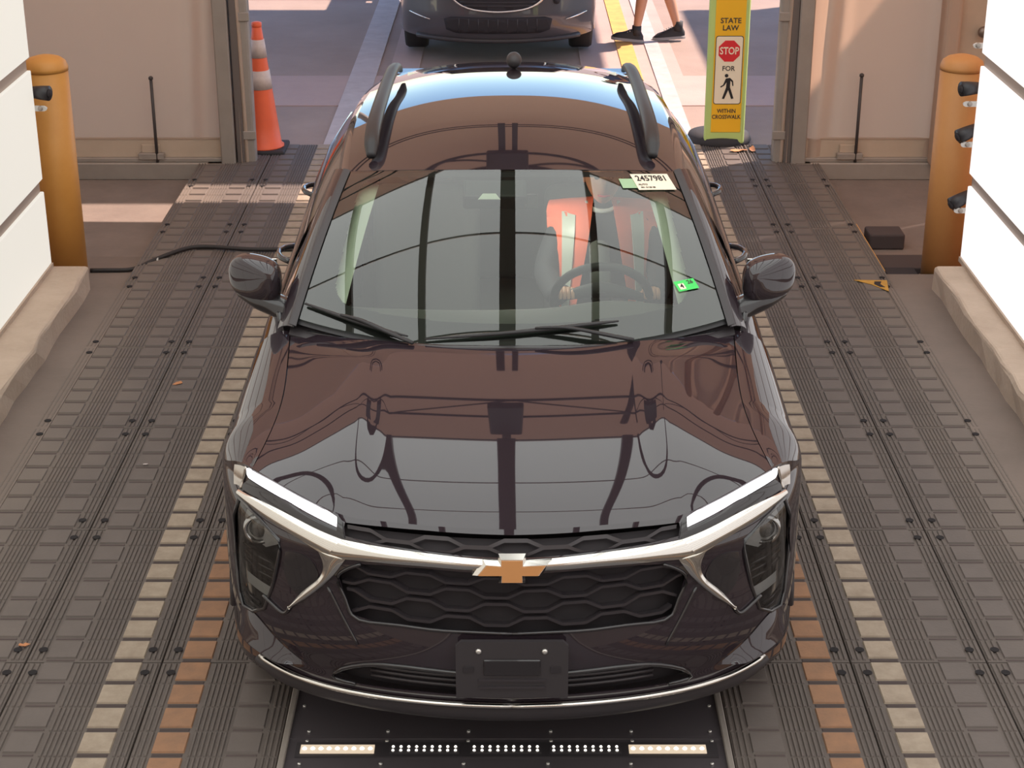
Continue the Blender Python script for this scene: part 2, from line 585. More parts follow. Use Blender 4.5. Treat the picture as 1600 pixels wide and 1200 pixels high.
# light walls ------------------------------------------------------------
PH, PL = 0.666, 1.25
for side, sx, xw, yend, mm in (('left', -1, 2.575, 9.10, 'wall_glow_l'), ('right', 1, 2.535, 9.21, 'wall_glow_r')):
    wl = struct(box('wall_' + side, sx * xw if sx > 0 else -xw - 0.10, xw + 0.10 if sx > 0 else -xw, -5.2, yend, 0.13, 3.30,
                    'frame_grey'))
    for j in range(5):
        z0 = max(0.155, -0.066 + PH * j + 0.034)
        z1 = -0.066 + PH * (j + 1) - 0.034
        y1 = yend
        k = 0
        while y1 > -5.2:
            y0 = max(-5.2, y1 - PL)
            # slim recess joints between the lit panels
            pn = box('panel', -xw - 0.0 if sx < 0 else xw - 0.022, -xw + 0.022 if sx < 0 else xw, y0 + 0.006, y1 - (0.004 if k == 0 else 0.006), z0, z1, mm, wl, 0.004, 1)
            y1 -= PL
            k += 1
    # bottom rail
    box('rail', -xw if sx < 0 else xw - 0.03, -xw + 0.03 if sx < 0 else xw, -5.2, yend, 0.128, 0.155, 'curb', wl)

# tent shell -----------------------------------------------------------
DT = 2.45          # door head height
WY = 11.80
TOP = 5.6
def fabric_wall(name, x0, x1, z0, z1, m='fabric', y=WY, amp=0.02, folds=(), rows=30, cols=60):
    P = []
    for r in range(rows + 1):
        z = z0 + (z1 - z0) * r / rows
        row = []
        for cidx in range(cols + 1):
            x = x0 + (x1 - x0) * cidx / cols
            dy = amp * (math.sin(x * 2.1 + z * 1.3) * 0.5 + math.sin(x * 5.3 - z * 2.1) * 0.25)
            for fx, fw, fa in folds:
                dy -= fa * math.exp(-((x - fx - 0.05 * (z - 0.5)) / fw) ** 2) * (0.5 + 0.5 * min(1, abs(z - .2) * 1.5))
            row.append((x, y + dy, z))
        P.append(row)
    return grid(name, P, m, None)

wb = struct(fabric_wall('wall_back_left', -4.6, -1.99, 0.0, TOP, folds=((-2.12, 0.06, 0.05), (-2.22, 0.03, -0.03)), cols=90))
struct(fabric_wall('wall_back_right', 2.02, 4.6, 0.0, TOP, folds=((2.13, 0.05, 0.06), (2.24, 0.03, -0.03), (2.92, 0.05, 0.07)), cols=90))
struct(fabric_wall('wall_back_head', -1.99, 2.02, DT, TOP, cols=30))
Y_F = -6.0
def sheet(name, a, b, c, d, m='fabric'):
    return struct(pydata(name, [a, b, c, d], [(0, 1, 2, 3)], m))
sheet('wall_tent_left', (-4.6, Y_F, LOW), (-4.6, WY, LOW), (-4.6, WY, TOP), (-4.6, Y_F, TOP))
sheet('wall_tent_right', (4.6, Y_F, LOW), (4.6, WY, LOW), (4.6, WY, TOP), (4.6, Y_F, TOP))
sheet('wall_front', (-4.6, Y_F, LOW), (4.6, Y_F, LOW), (4.6, Y_F, TOP), (-4.6, Y_F, TOP))
sheet('ceiling', (-4.6, Y_F, TOP), (4.6, Y_F, TOP), (4.6, WY, TOP), (-4.6, WY, TOP))
# skirt band and base channel
for nm, x0, x1 in (('left', -4.6, -1.99), ('right', 2.02, 4.6)):
    struct(box('trim_skirt_' + nm, x0, x1, WY - 0.030, WY - 0.012, 0.02, 0.155, 'fabric_stain'))
    struct(box('trim_hem_' + nm, x0, x1, WY - 0.035, WY - 0.012, 0.155, 0.162, 'fabric'))
    struct(box('trim_channel_' + nm, x0, x1, WY - 0.10, WY + 0.06, LOW, 0.0, 'galv', None, 0.006, 1))
    struct(box('trim_lip_' + nm, x0, x1, WY - 0.07, WY - 0.02, 0.0, 0.028, 'galv', None, 0.004, 1))

# door frame posts with rolled fabric flaps
for nm, xs, sx in (('left', -1.99, -1), ('right', 2.02, 1)):
    t = thing('door_frame_post', 'grey steel tent door post with tan flap, %s' %
              ('beside the traffic cone' if sx < 0 else 'beside the crosswalk paddle sign'), 'post', (xs, WY, LOW), 'tent door posts')
    box('post', xs - 0.055 - 0.02 * sx, xs + 0.045 - 0.02 * sx, WY - 0.10, WY + 0.03, LOW, 2.6, 'galv', t, 0.008, 1)
    box('track', xs - 0.10 * sx - 0.025, xs - 0.10 * sx + 0.025, WY - 0.075, WY + 0.02, LOW, 2.6, 'galv_dark', t, 0.004, 1)
    bm = bmesh.new()
    bm_box(bm, xs - 0.155 * sx - 0.045, xs - 0.155 * sx + 0.045, WY - 0.055, WY + 0.05, -0.05, 2.6, 0.02, 2)
    fin('roller_guide', bm, 'galv', t)
    # flap
    P = []
    for r in range(31):
        z = -0.06 + 2.66 * r / 30
        row = []
        for k in range(9):
            x = xs - sx * (0.105 + 0.062 * k / 8 * (1 + 0.08 * math.sin(z * 3)))
            row.append((x - sx * 0.0, WY - 0.085 + 0.02 * math.sin(k * 0.9 + z * 1.3) + 0.06 * k / 8, z))
        P.append(row)
    grid('flap', P, 'fabric', t)
    for z in (0.16, 0.98):
        box('clamp', xs - 0.155 * sx - 0.055, xs - 0.155 * sx + 0.055, WY - 0.07, WY - 0.045, z, z + 0.06, 'galv', t, 0.004, 1)

# drop bolts on the fabric
for x, z1, lab in ((-2.475, 0.58, 'thin steel drop bolt with foot plate on the left tent wall'),
                   (2.395, 0.60, 'thin steel drop bolt with foot plate on the right tent wall')):
    t = thing('drop_bolt', lab, 'bolt', (x, WY - 0.06, LOW), 'drop bolts')
    lathe('rod', [(0.011, -0.06), (0.011, z1)], 'dark_steel', t, 10, (x, WY - 0.075, 0))
    lathe('knob', [(0.005, z1), (0.016, z1 + 0.005), (0.016, z1 + 0.02), (0.006, z1 + 0.028)], 'dark_steel', t, 10, (x, WY - 0.075, 0))
    box('bracket', x - 0.13, x + 0.05, WY - 0.085, WY - 0.04, 0.02, 0.065, 'galv', t, 0.004, 1)
    box('back_plate', x - 0.11, x + 0.02, WY - 0.05, WY - 0.035, 0.05, 0.12, 'fabric_stain', t, 0.004, 1)

# side door behind right wall with knob, corner sleeve
d = struct(box('door_1', 3.02, 4.3, WY - 0.12, WY - 0.05, LOW + 0.02, 2.2, 'fabric_stain', None, 0.01, 1))
lathe('door_knob', [(0.012, 0.0), (0.012, -0.03), (0.035, -0.04), (0.040, -0.06), (0.030, -0.08), (0.01, -0.085)], 'knob', d, 16,
      (3.17, WY - 0.12, 0.93), 'Y')
struct(box('trim_sleeve', 2.90, 3.02, WY - 0.20, WY - 0.03, -0.02, TOP, 'fabric', None, 0.035, 3))

# ceiling light rig (seen mirrored in hood and windscreen)
rig = thing('ceiling_light_rig', 'overhead rig of glowing square panels between dark beams, mirrored in the windscreen', 'light rig', (0, 4, 5.3))
bx = [-4.5, -3.5, -2.35, -1.2, -0.05, 1.10, 2.25, 3.40, 4.5]
by = [9.25 - 1.55 * k for k in range(10)]
for i in range(8):
    for j in range(9):
        box('panel', bx[i] + 0.05, bx[i + 1] - 0.05, by[j + 1] + 0.015, by[j] - 0.015, 5.38, 5.42, 'ceil_glow', rig)
for i, x in enumerate(bx):
    wd = 0.085 if i == 4 else 0.052
    box('beam', x - wd, x + wd, by[-1], by[0], 5.30, 5.375, 'beam_grey', rig)
for y in by:
    box('cross_bar', -4.5, 4.5, y - 0.010, y + 0.010, 5.345, 5.378, 'beam_grey', rig)
# steel trusses, hanging post and boxes between the rig and the door wall
def truss(lab, y, z0, z1, step):
    tr = thing('roof_truss', lab, 'truss', (0, y, z0))
    for z in (z0, z1):
        tube('chord', [(-4.55, y, z), (4.55, y, z)], 0.020, 'dark_steel', tr, 8)
    x, up = -4.4, True
    while x < 4.4 - step * .5:
        tube('web', [(x, y, z0 if up else z1), (x + step, y, z1 if up else z0)], 0.011, 'dark_steel', tr, 6)
        x += step
        up = not up
truss('dark steel truss across the tent just behind the light rig', 9.5, 4.62, 4.98, 1.1)
truss('dark steel truss high across the door wall', 11.5, 4.12, 4.32, 0.9)
gd = thing('door_head_pipe', 'pair of thin dark pipes above the tent door head', 'pipe', (0, 11.6, 3.4))
for z in (3.40, 3.46):
    tube('pipe', [(-4.55, 11.62, z), (4.55, 11.62, z)], 0.014, 'dark_steel', gd, 8)
hp = thing('hanging_post', 'dark twin post with a box hanging over the door head', 'post', (-0.05, 11.5, 3.3))
box('post', -0.13, -0.06, 11.45, 11.52, 3.30, TOP - .01, 'dark_steel', hp)
box('post', 0.00, 0.05, 11.45, 11.52, 3.30, TOP - .01, 'dark_steel', hp)
box('box', -0.26, 0.16, 11.30, 11.44, 4.02, 4.32, 'dark_steel', hp, 0.02, 2)
jb = thing('junction_box', 'dark box under the end of the light rig centre beam', 'box', (-0.05, 9.5, 4.6))
box('case', -0.19, 0.09, 9.32, 9.46, 4.62, 5.28, 'dark_steel', jb, 0.02, 2)
box('hanger', -0.09, -0.01, 9.36, 9.42, 5.28, TOP - .01, 'dark_steel', jb)
dm = thing('dome_camera', 'dark dome camera on a drop pole below the tent roof', 'camera', (1.2, 9.9, 4.0))
lathe('pole', [(0.045, 4.35), (0.045, TOP - .01)], 'dark_steel', dm, 12, (1.1, 9.9, 0))
lathe('dome', [(0.02, 4.02), (0.11, 4.06), (0.16, 4.15), (0.17, 4.22), (0.10, 4.30), (0.045, 4.34)], 'dark_steel', dm, 20, (1.1, 9.9, 0))

# unseen canopy added to cast the drive's shade (two bays, open slit between)
for nm, x0, x1, lab in (('a', -6.0, 4.45, 'wide flat unseen canopy added to shade the drive and parked car'), ('b', 5.42, 12.0, 'second unseen canopy bay added for shade right of the open slit')):
    t = thing('shade_canopy', lab, 'canopy', (x0, 13.1, -0.02))
    box('roof', x0, x1, 13.32, 19.6, 5.0, 5.12, 'canopy', t)
    for px_ in ((x0 + 0.3, x1 - 0.3) if nm == 'b' else (x0 + 0.3, x0 + 3)):
        for py_ in (13.7, 19.3):
            lathe('column', [(0.08, -0.02), (0.08, 5.0)], 'canopy', t, 14, (px_, py_, 0))

# ================================================================== RUBBER MATS
MW, ML, NT = 0.48, 1.0, 7
PITCH = ML / NT
def mesh_of(name, fn, m):
    bm = bmesh.new()
    fn(bm)
    me = bpy.data.meshes.new(name)
    bm.to_mesh(me)
    bm.free()
    me.materials.append(M[m])
    return me

def f_base(bm):
    bm_box(bm, 0.003, MW - 0.003, 0.003, ML - 0.003, -0.022, -0.006, 0.002, 1)
def frustum(bm, x0, x1, y0, y1, z0, z1, ch):
    vs = [bm.verts.new(p) for p in ((x0, y0, z0), (x1, y0, z0), (x1, y1, z0), (x0, y1, z0),
                                    (x0 + ch, y0 + ch, z1), (x1 - ch, y0 + ch, z1), (x1 - ch, y1 - ch, z1), (x0 + ch, y1 - ch, z1))]
    for q in ((4, 5, 6, 7), (0, 1, 5, 4), (1, 2, 6, 5), (2, 3, 7, 6), (3, 0, 4, 7)):
        bm.faces.new([vs[i] for i in q])
def f_pad(bm):
    frustum(bm, 0, 0.108, 0, 0.112, -0.006, 0.0, 0.003)
def ribxs():
    a = [0.006 + 0.0195 * k for k in range(3)]
    b = [0.186 + 0.0165 * k for k in range(7)]
    c = [0.424 + 0.0175 * k for k in range(3)]
    return a + b + c
def f_ribs(bm):
    for x in ribxs():
        for j in range(NT):
            y0 = j * PITCH + (0.012 if j == 0 else 0.002)
            y1 = (j + 1) * PITCH - (0.012 if j == NT - 1 else 0.002)
            frustum(bm, x, x + 0.0125, y0, y1, -0.006, -0.0005, 0.003)
def f_slot(bm):
    frustum(bm, 0, 0.100, 0, 0.017, -0.0058, -0.0035, 0.004)
def f_hole(bm):
    bmesh.ops.create_cone(bm, cap_ends=True, segments=14, radius1=0.016, radius2=0.016, depth=0.002)
me_base, me_ribs = mesh_of('mat_base', f_base, 'mat'), mesh_of('ribs', f_ribs, 'mat')
me_slot2 = mesh_of('slot', lambda bm: frustum(bm, 0, 0.100, 0.004, 0.013, -0.0058, -0.0035, 0.002), 'groove_soft')
me_slot, me_hole = mesh_of('slot', f_slot, 'groove'), mesh_of('bolt_hole', f_hole, 'hole')
me_pad = {k: mesh_of('pad', f_pad, k) for k in ('pad', 'white_pad', 'orange_pad')}
ORD = ['nearest', 'second', 'third', 'fourth', 'fifth', 'sixth', 'seventh', 'eighth']
COLS = [(-2.19, 'pad', 'pad', 'outer column left of the car, grey pads only'),
        (-1.71, 'pad', 'white_pad', 'middle column left of the car, with white squares'),
        (-1.23, 'orange_pad', 'pad', 'inner column left of the pit, with orange squares'),
        (0.71, 'pad', 'orange_pad', 'inner column right of the pit, with orange squares'),
        (1.19, 'white_pad', 'pad', 'middle column right of the car, with white squares'),
        (1.67, 'pad', 'pad', 'outer column right of the car, grey pads only')]
def child(name, me, root, loc):
    o = bpy.data.objects.new(name, me)
    C.objects.link(o)
    o.parent = root
    o.location = loc
    return o
for (x0, pa, pb, where) in COLS:
    for j in range(-1, 8):
        y0 = 4.22 + ML * j
        if y0 + ML > 12.3:
            continue
        root = bpy.data.objects.new('floor_mat', None)
        C.objects.link(root)
        root.empty_display_size = 0.1
        root.location = (x0, y0, 0)
        tag(root, 'ribbed rubber floor mat, %s row, %s' % (ORD[j] if j >= 0 else 'hidden front', where), 'floor mat', 'rubber floor mats along the lane')
        child('mat_base', me_base, root, (0, 0, 0))
        stuff(child('ribs', me_ribs, root, (0, 0, 0)))
        for k in range(NT):
            for px_, kind in ((0.066, pa), (0.306, pb)):
                child('pad', me_pad[kind], root, (px_, k * PITCH + 0.024, 0.0005 if kind != 'pad' else 0.0))
                child('slot', me_slot if kind != 'pad' else me_slot2, root, (px_ + 0.004, k * PITCH + 0.003, 0))
        for hx in (0.045, 0.435):
            for hy in (0.075, ML - 0.075):
                child('bolt_hole', me_hole, root, (hx, hy, 0.0008))

# pit deck with LED bar ------------------------------------------------------
pd = thing('pit_deck', 'black steel deck plate between the mats under the car', 'deck', (-0.02, 4.0, -0.03))
box('deck_plate', -0.735, 0.695, 2.5, 11.9, -0.03, -0.012, 'pit', pd)
box('deck_rib', -0.735, 0.695, 4.76, 4.775, -0.012, -0.008, 'pit', pd)
for x0, x1 in ((-0.748, -0.728), (0.688, 0.708)):
    box('edge_angle', x0, x1, 2.5, 11.9, -0.03, 0.004, 'galv', pd, 0.003, 1)
lb = thing('light_bar', 'long LED light bar set in the pit deck below the front bumper', 'light bar', (-0.02, 4.69, -0.012))
box('channel', -0.70, 0.665, 4.655, 4.735, -0.012, -0.006, 'plastic', lb)
mods = [(-0.684, -0.445, True), (-0.397, -0.17, False), (-0.135, 0.095, False), (0.122, 0.352, False), (0.378, 0.628, True)]
for (a, b, warm) in mods:
    md = box('led_module', a, b, 4.672, 4.716, -0.006, -0.002, 'led_warm' if warm else 'plastic', lb)
    bm = bmesh.new()
    n = 9
    for k in range(n):
        for yy in ((4.694,) if warm else (4.684, 4.704)):
            x = a + (b - a) * (k + 0.5) / n
            r = 0.008 if warm else 0.0048
            b2 = Matrix.Translation((x, yy, -0.0005))
            bmesh.ops.create_cone(bm, cap_ends=True, segments=10, radius1=r, radius2=r * .7, depth=0.004, matrix=b2)
    stuff(fin('leds', bm, 'led', md))
for x in (-0.68, -0.42, -0.155, 0.115, 0.38, 0.64):
    for y in (4.62, 4.745, 4.80):
        lathe('screw', [(0.006, -0.012), (0.006, -0.006), (0.003, -0.0045)], 'screw', lb if y < 4.76 else pd, 8, (x + (0.012 if y > 4.7 else 0), y, 0))
for x in (-0.70, 0.665):
    lathe('screw', [(0.006, -0.012), (0.006, -0.006), (0.003, -0.0045)], 'screw', pd, 8, (x, 4.95, 0))

# ================================================================== BOLLARDS, SENSORS, CABLE
def bollard(x, y, h, m, lab):
    t = thing('bollard', lab, 'bollard', (x, y, LOW))
    r = 0.118
    lathe('pipe', [(r, LOW), (r, h - 0.06)], m, t, 40, (x, y, 0))
    lathe('dome_cap', [(r + .002, h - 0.07), (r + .002, h - 0.05), (r * .93, h - 0.02), (r * .7, h), (r * .35, h + 0.012), (0.002, h + 0.016)], m, t, 40, (x, y, 0))
    lathe('base_collar', [(r + 0.02, LOW), (r + 0.02, LOW + 0.03), (r, LOW + 0.04)], 'floor_low', t, 30, (x, y, 0))
bollard(-2.56, 9.42, 1.23, 'post_yellow', 'yellow steel bollard at the end of the left lit wall')
bollard(2.50, 9.53, 1.21, 'post_orange', 'orange-yellow steel bollard at the end of the right lit wall')

def sensor(x, y, z, sx, lab, dirx, tilt=0, two=True):
    t = thing('camera_sensor', lab, 'camera', (x, y, z), 'wall cameras')
    a, b = Vector((x, y, z)), Vector((x + dirx * 0.105, y - 0.03, z - tilt))
    tube('body', [a, a.lerp(b, .55), b], [0.030, 0.038, 0.041], 'device', t, 16)
    tube('lens', [b, b + (b - a).normalized() * 0.012], [0.024, 0.02], 'deep', t, 14)
    P = []
    plate('arm', [(-.03, -.014), (.05, -.014), (.062, -.008), (.066, 0), (.062, .008), (.05, .014), (-.03, .014)] if sx < 0 else
          [(.03, .014), (-.05, .014), (-.062, .008), (-.066, 0), (-.062, -.008), (-.05, -.014), (.03, -.014)],
          'bracket', t, (x + dirx * 0.03, y - 0.05, z - 0.075), (1, 0, 0), (0, -.2, 1), 0.012)
    lathe('bolt', [(0.014, 0), (0.014, -0.012), (0.008, -0.016)], 'galv', t, 12, (x + dirx * 0.06, y - 0.053, z - 0.075), 'Y')
    tube('cord', [(x - dirx * 0.0, y, z), (x - dirx * 0.05, y - .01, z + 0.03), (x - dirx * 0.075, y - .02, z + 0.01)], 0.005, 'cable', t, 6, 4)
sensor(-2.585, 9.16, 1.10, -1, 'small black camera on a pale bracket on the left wall end', 1)
sensor(2.535, 9.26, 1.10, 1, 'topmost black camera on the right wall end beside the bollard top', -1, 0.0)
sensor(2.545, 9.26, 0.875, 1, 'middle black camera on the right wall end', -1, 0.04)
sensor(2.545, 9.26, 0.50, 1, 'lowest black camera on the right wall end', -1, 0.05)
t = thing('bracket_clamp', 'lone pale bracket above the cameras on the right wall end', 'bracket', (2.54, 9.24, 1.3))
plate('arm', [(.03, .014), (-.05, .014), (-.062, .008), (-.066, 0), (-.062, -.008), (-.05, -.014), (.03, -.014)], 'bracket', t, (2.53, 9.22, 1.34), (1, 0, 0), (0, -.2, 1), 0.012)
lathe('bolt', [(0.014, 0), (0.014, -0.012), (0.008, -0.016)], 'galv', t, 12, (2.49, 9.215, 1.34), 'Y')

cb = thing('floor_cable', 'black cable running from the yellow bollard across the mats', 'cable', (-2.5, 9.5, LOW))
tube('cord', [(-2.44, 9.47, -.018), (-2.3, 9.48, -.020), (-2.2, 9.50, -.02), (-2.12, 9.57, -.004), (-2.0, 9.70, 0.014), (-1.9, 9.80, 0.014), (-1.7, 9.79, 0.014), (-1.5, 9.76, 0.014), (-1.2, 9.77, 0.014), (-0.9, 9.76, 0.014)], 0.013, 'cable', cb, 8, 5)
lathe('tie', [(0.016, -0.01), (0.016, 0.01)], 'bracket', cb, 10, (-2.08, 9.61, -0.002), 'X')

# right-hand clutter beside the platform
tag(box('rubber_block', 2.2, 2.42, 10.15, 10.33, LOW, LOW + 0.10, 'dark_block', None, 0.012, 2), 'dark rubber block on the low floor by the right bollard', 'block')
cv = thing('drain_cover', 'dark cover slab over the gap before the right curb', 'slab', (2.4, 9.6, LOW))
box('slab', 2.18, 2.62, 9.68, 9.93, LOW, LOW + 0.045, 'dark_block', cv, 0.008, 2)
box('gap_shade', 2.17, 2.345, 9.425, 9.57, LOW, -0.035, 'deep', cv)  # dark box standing in for the shade in the recess below the step
hz = thing('hazard_marker', 'yellow marker with black chevron on the platform edge', 'marker', (2.1, 9.42, LOW))
plate('face', [(1.935, 9.245), (2.02, 9.17), (2.095, 9.055), (2.12, 9.235)], 'hazard_yellow', hz, (0, 0, 0.001), (1, 0, 0), (0, 1, 0), 0.003)
plate('chevron', [(2.045, 9.215), (2.085, 9.215), (2.070, 9.17), (2.088, 9.12), (2.060, 9.12), (2.035, 9.17)], 'ink', hz, (0, 0, 0.004), (1, 0, 0), (0, 1, 0), 0.001)
plate('edge_stripe', [(0, 0), (.02, 0), (.02, .9), (0, .9)], 'line_yellow', hz, (2.135, 9.45, -0.018), (1, 0, 0), (0, 1, 0), 0.004)

# dry leaves on mats
def leaf(x, y, s, rz, lab, m='leaf_dry'):
    pts = []
    v = [(0, 0, 0.004)]
    for k in range(10):
        a = 2 * math.pi * k / 10
        rr = s * (1 + 0.25 * math.cos(2 * a)) * (0.8 + 0.3 * random.random())
        v.append((rr * math.cos(a), rr * .6 * math.sin(a), 0.004 + 0.3 * s * random.random()))
    f = [(0, k + 1, (k + 1) % 10 + 1) for k in range(10)]
    o = pydata('dry_leaf', v, f, m)
    o.location = (x, y, 0)
    o.rotation_euler = (0, 0, rz)
    md = o.modifiers.new('thick', 'SOLIDIFY')
    md.thickness = 0.002
    tag(o, lab, 'leaf', 'dry leaves')
leaf(-1.62, 7.73, 0.022, 0.6, 'tan dry leaf on the left mats level with the hood')
leaf(-1.74, 5.32, 0.018, 0.1, 'reddish dry leaf on the nearest left mats')
leaf(-1.60, 6.82, 0.010, 0.1, 'pale scrap on the left mats beside the fender', 'line_white')
leaf(1.62, 12.02, 0.06, 0.4, 'heap of dry leaves at the foot of the paddle sign')
leaf(1.72, 12.05, 0.05, 1.4, 'smaller brown leaf right of the paddle sign foot')

# ================================================================== CONE AND SIGN
cx, cy = -1.785, 12.10
t = thing('traffic_cone', 'tall orange traffic cone with two white collars behind the left post', 'traffic cone', (cx, cy, -0.014))
G0 = -0.014
box('base', cx - 0.17, cx + 0.17, cy - 0.17, cy + 0.17, G0, G0 + 0.035, 'black_rubber', t, 0.012, 2)
def rc(h):
    return 0.135 - (0.135 - 0.032) * (h - 0.03) / 0.87
pr = [(0.15, 0.034), (0.15, 0.045), (rc(0.05), 0.055)] + [(rc(h), h) for h in (0.2, 0.4, 0.6, 0.8, 0.9)]
lathe('body', [(r, h + G0) for r, h in pr], 'cone', t, 32, (cx, cy, 0))
lathe('lower_collar', [(rc(.455) + .004, .455), (rc(.585) + .004, .585)], 'cone_white', t, 32, (cx, cy, G0))
lathe('upper_collar', [(rc(.675) + .004, .675), (rc(.80) + .004, .80)], 'cone_white', t, 32, (cx, cy, G0))
lathe('tip', [(0.034, .885), (0.036, .895), (0.036, .915), (0.02, .922)], 'cone', t, 20, (cx, cy, G0))

sx_, sy_ = 1.535, 12.20
ZS_ = -0.076
t = thing('crosswalk_sign', 'yellow and lime crosswalk paddle sign reading STATE LAW STOP FOR', 'sign', (sx_, sy_, -0.014))
lathe('base', [(0.02, G0), (0.225, G0), (0.235, G0 + 0.02), (0.22, G0 + 0.06), (0.16, G0 + 0.075), (0.05, G0 + 0.08)], 'black_rubber', t, 36, (sx_ - 0.02, sy_ + 0.17, 0))
box('base_foot', sx_ - .14, sx_ + .12, sy_ - .03, sy_ + .05, G0, .02, 'black_rubber', t, .008, 1)
box('paddle', sx_ - 0.15, sx_ + 0.140, sy_ - 0.02, sy_ + 0.03, 0.085 + ZS_, 1.24 + ZS_, 'lime', t, 0.018, 3)
box('panel', sx_ - 0.105, sx_ + 0.108, sy_ - 0.026, sy_ - 0.018, 0.175 + ZS_, 1.13 + ZS_, 'sign_yellow', t, 0.002, 1)
yy = sy_ - 0.027
UX, UZ = (1, 0, 0), (0, 0, 1)
def rrect(w_, h_, r, n=4):
    P = []
    for cx_, cz_, a0 in ((w_ / 2 - r, h_ / 2 - r, 0), (-w_ / 2 + r, h_ / 2 - r, 90), (-w_ / 2 + r, -h_ / 2 + r, 180), (w_ / 2 - r, -h_ / 2 + r, 270)):
        for k in range(n + 1):
            a = R(a0 + 90 * k / n)
            P.append((cx_ + r * math.cos(a), cz_ + r * math.sin(a)))
    return P
plate('box_border', rrect(0.196, 0.49, 0.018), 'ink_brown', t, (sx_ + .001, yy, 0.625 + ZS_), UX, UZ, 0.001)
plate('white_box', rrect(0.186, 0.48, 0.015), 'sign_white', t, (sx_ + .001, yy - 0.001, 0.625 + ZS_), UX, UZ, 0.001)
oc = [(0.075 / math.cos(R(22.5)) * math.cos(R(22.5 + 45 * k)), 0.075 / math.cos(R(22.5)) * math.sin(R(22.5 + 45 * k))) for k in range(8)]
oz = 0.762 + ZS_
plate('octagon', oc, 'sign_red', t, (sx_ + .001, yy - 0.002, oz), UX, UZ, 0.001)
text('lettering', 'STOP', 0.072, 'sign_white', t, (sx_ + .001, yy - 0.0045, oz), UX, UZ, 0.001, xscale=0.78)
text('lettering', 'STATE', 0.052, 'ink_brown', t, (sx_ + .003, yy - 0.001, 0.975 + ZS_), UX, UZ, 0.001)
text('lettering', 'LAW', 0.052, 'ink_brown', t, (sx_ + .003, yy - 0.001, 0.924 + ZS_), UX, UZ, 0.001)
text('lettering', 'FOR', 0.048, 'ink_brown', t, (sx_ + .001, yy - 0.003, 0.637 + ZS_), UX, UZ, 0.001)
text('lettering', 'WITHIN', 0.041, 'ink_brown', t, (sx_ + .001, yy - 0.001, 0.33 + ZS_), UX, UZ, 0.001, xscale=0.9)
text('lettering', 'CROSSWALK', 0.041, 'ink_brown', t, (sx_ + .001, yy - 0.001, 0.287 + ZS_), UX, UZ, 0.001, xscale=0.85)
pw = t
po = (sx_ + .002, yy - 0.003, 0.505 + ZS_)
plate('walker_head', [(0.013 * math.cos(R(30 * k)) - 0.012, 0.013 * math.sin(R(30 * k)) + 0.082) for k in range(12)], 'ink', pw, po, UX, UZ, 0.001)
plate('walker_body', [(-.016, .062), (.014, .066), (.036, .045), (.040, .010), (.032, .008), (.028, .036), (.017, .046), (.016, .0), (.045, -.082),
                      (.028, -.086), (.004, -.022), (-.022, -.086), (-.038, -.084), (-.012, -.004), (-.010, .034), (-.026, .010), (-.050, -.004),
                      (-.054, .004), (-.034, .016)], 'ink', pw, po, UX, UZ, 0.001)

# ================================================================== MAIN CAR
N = 4.45                     # nose position along the lane
car = thing('compact_suv', 'black compact SUV with lit running lights and gold cross emblem facing the camera', 'car', (0, N + 2.2, 0))
qf = natural([.18, .24, .30, .36, .42, .50, .60, .70, .80, .84, .88], [.14, .07, .035, .025, .005, .0, .012, .018, .02, .045, .09])
def pf(x):
    x = min(abs(x), .9499)
    return .75 * (1 - (1 - (x / .95) ** 2) ** .42)
def F(x, z):
    """front fascia surface: setback behind the nose at half-width x, height z"""
    return pf(x) + float(qf(min(max(z, .18), .88))) * (1 - .6 * (min(abs(x), .945) / .945) ** 4)
_zt = natural([0, .25, .42, .50, .59, .66, .74, .82, .87, .92, .945, .95], [.877, .878, .876, .876, .894, .915, .934, .943, .928, .885, .835, .81])
def ztop(x):
    return float(_zt(abs(x)))
ARC_S, ARC_R = 0.90, 0.395
def arch(s):
    d_ = abs(s - ARC_S)
    return 0.34 + math.sqrt(ARC_R ** 2 - d_ ** 2) if d_ < ARC_R else 0.0
def S3(x, z, off=0.0):
    """point on the fascia, off metres in front of it"""
    s = F(x, z)
    e = 0.004
    dx = (F(x + e, z) - F(x - e, z)) / (2 * e)
    dz = (F(x, z + e) - F(x, z - e)) / (2 * e)
    n = Vector((dx, -1, dz)).normalized()
    return (x + n.x * off, N + s + n.y * off, z + n.z * off)

# outlines on the fascia as (x, z), right half
CH_TOP = [(.846, .854), (.746, .855), (.66, .846), (.577, .832), (.505, .822), (.387, .820), (.249, .817), (.101, .811), (0, .808)]
CH_BOT = [(.843, .838), (.763, .822), (.667, .803), (.593, .782), (.553, .765)]
BAR_BOT = [(.554, .743), (.513, .768), (.45, .775), (.379, .779), (.249, .783), (.113, .780), (0, .778)]
GR = [(0, .765), (.113, .770), (.249, .774), (.38, .769), (.45, .760), (.505, .725), (.524, .700), (.503, .628), (.484, .581), (.393, .571), (.245, .571), (.114, .571), (0, .569)]
UG = [(0, .866), (.266, .868), (.389, .866), (.505, .862), (.498, .832), (.387, .826), (.249, .822), (.10, .816), (0, .814)]
HL = [(.853, .828), (.776, .807), (.711, .767), (.709, .730), (.743, .591), (.775, .500), (.821, .459), (.862, .445), (.876, .49), (.884, .615), (.876, .756)]
INT = [(0, .425), (.177, .432), (.388, .432), (.486, .400), (.555, .335), (.483, .326), (.274, .335), (0, .336)]
holes = [GR, UG, HL, INT]
def shrink(P, k=.006):
    cx_ = sum(p[0] for p in P) / len(P); cz_ = sum(p[1] for p in P) / len(P)
    return P

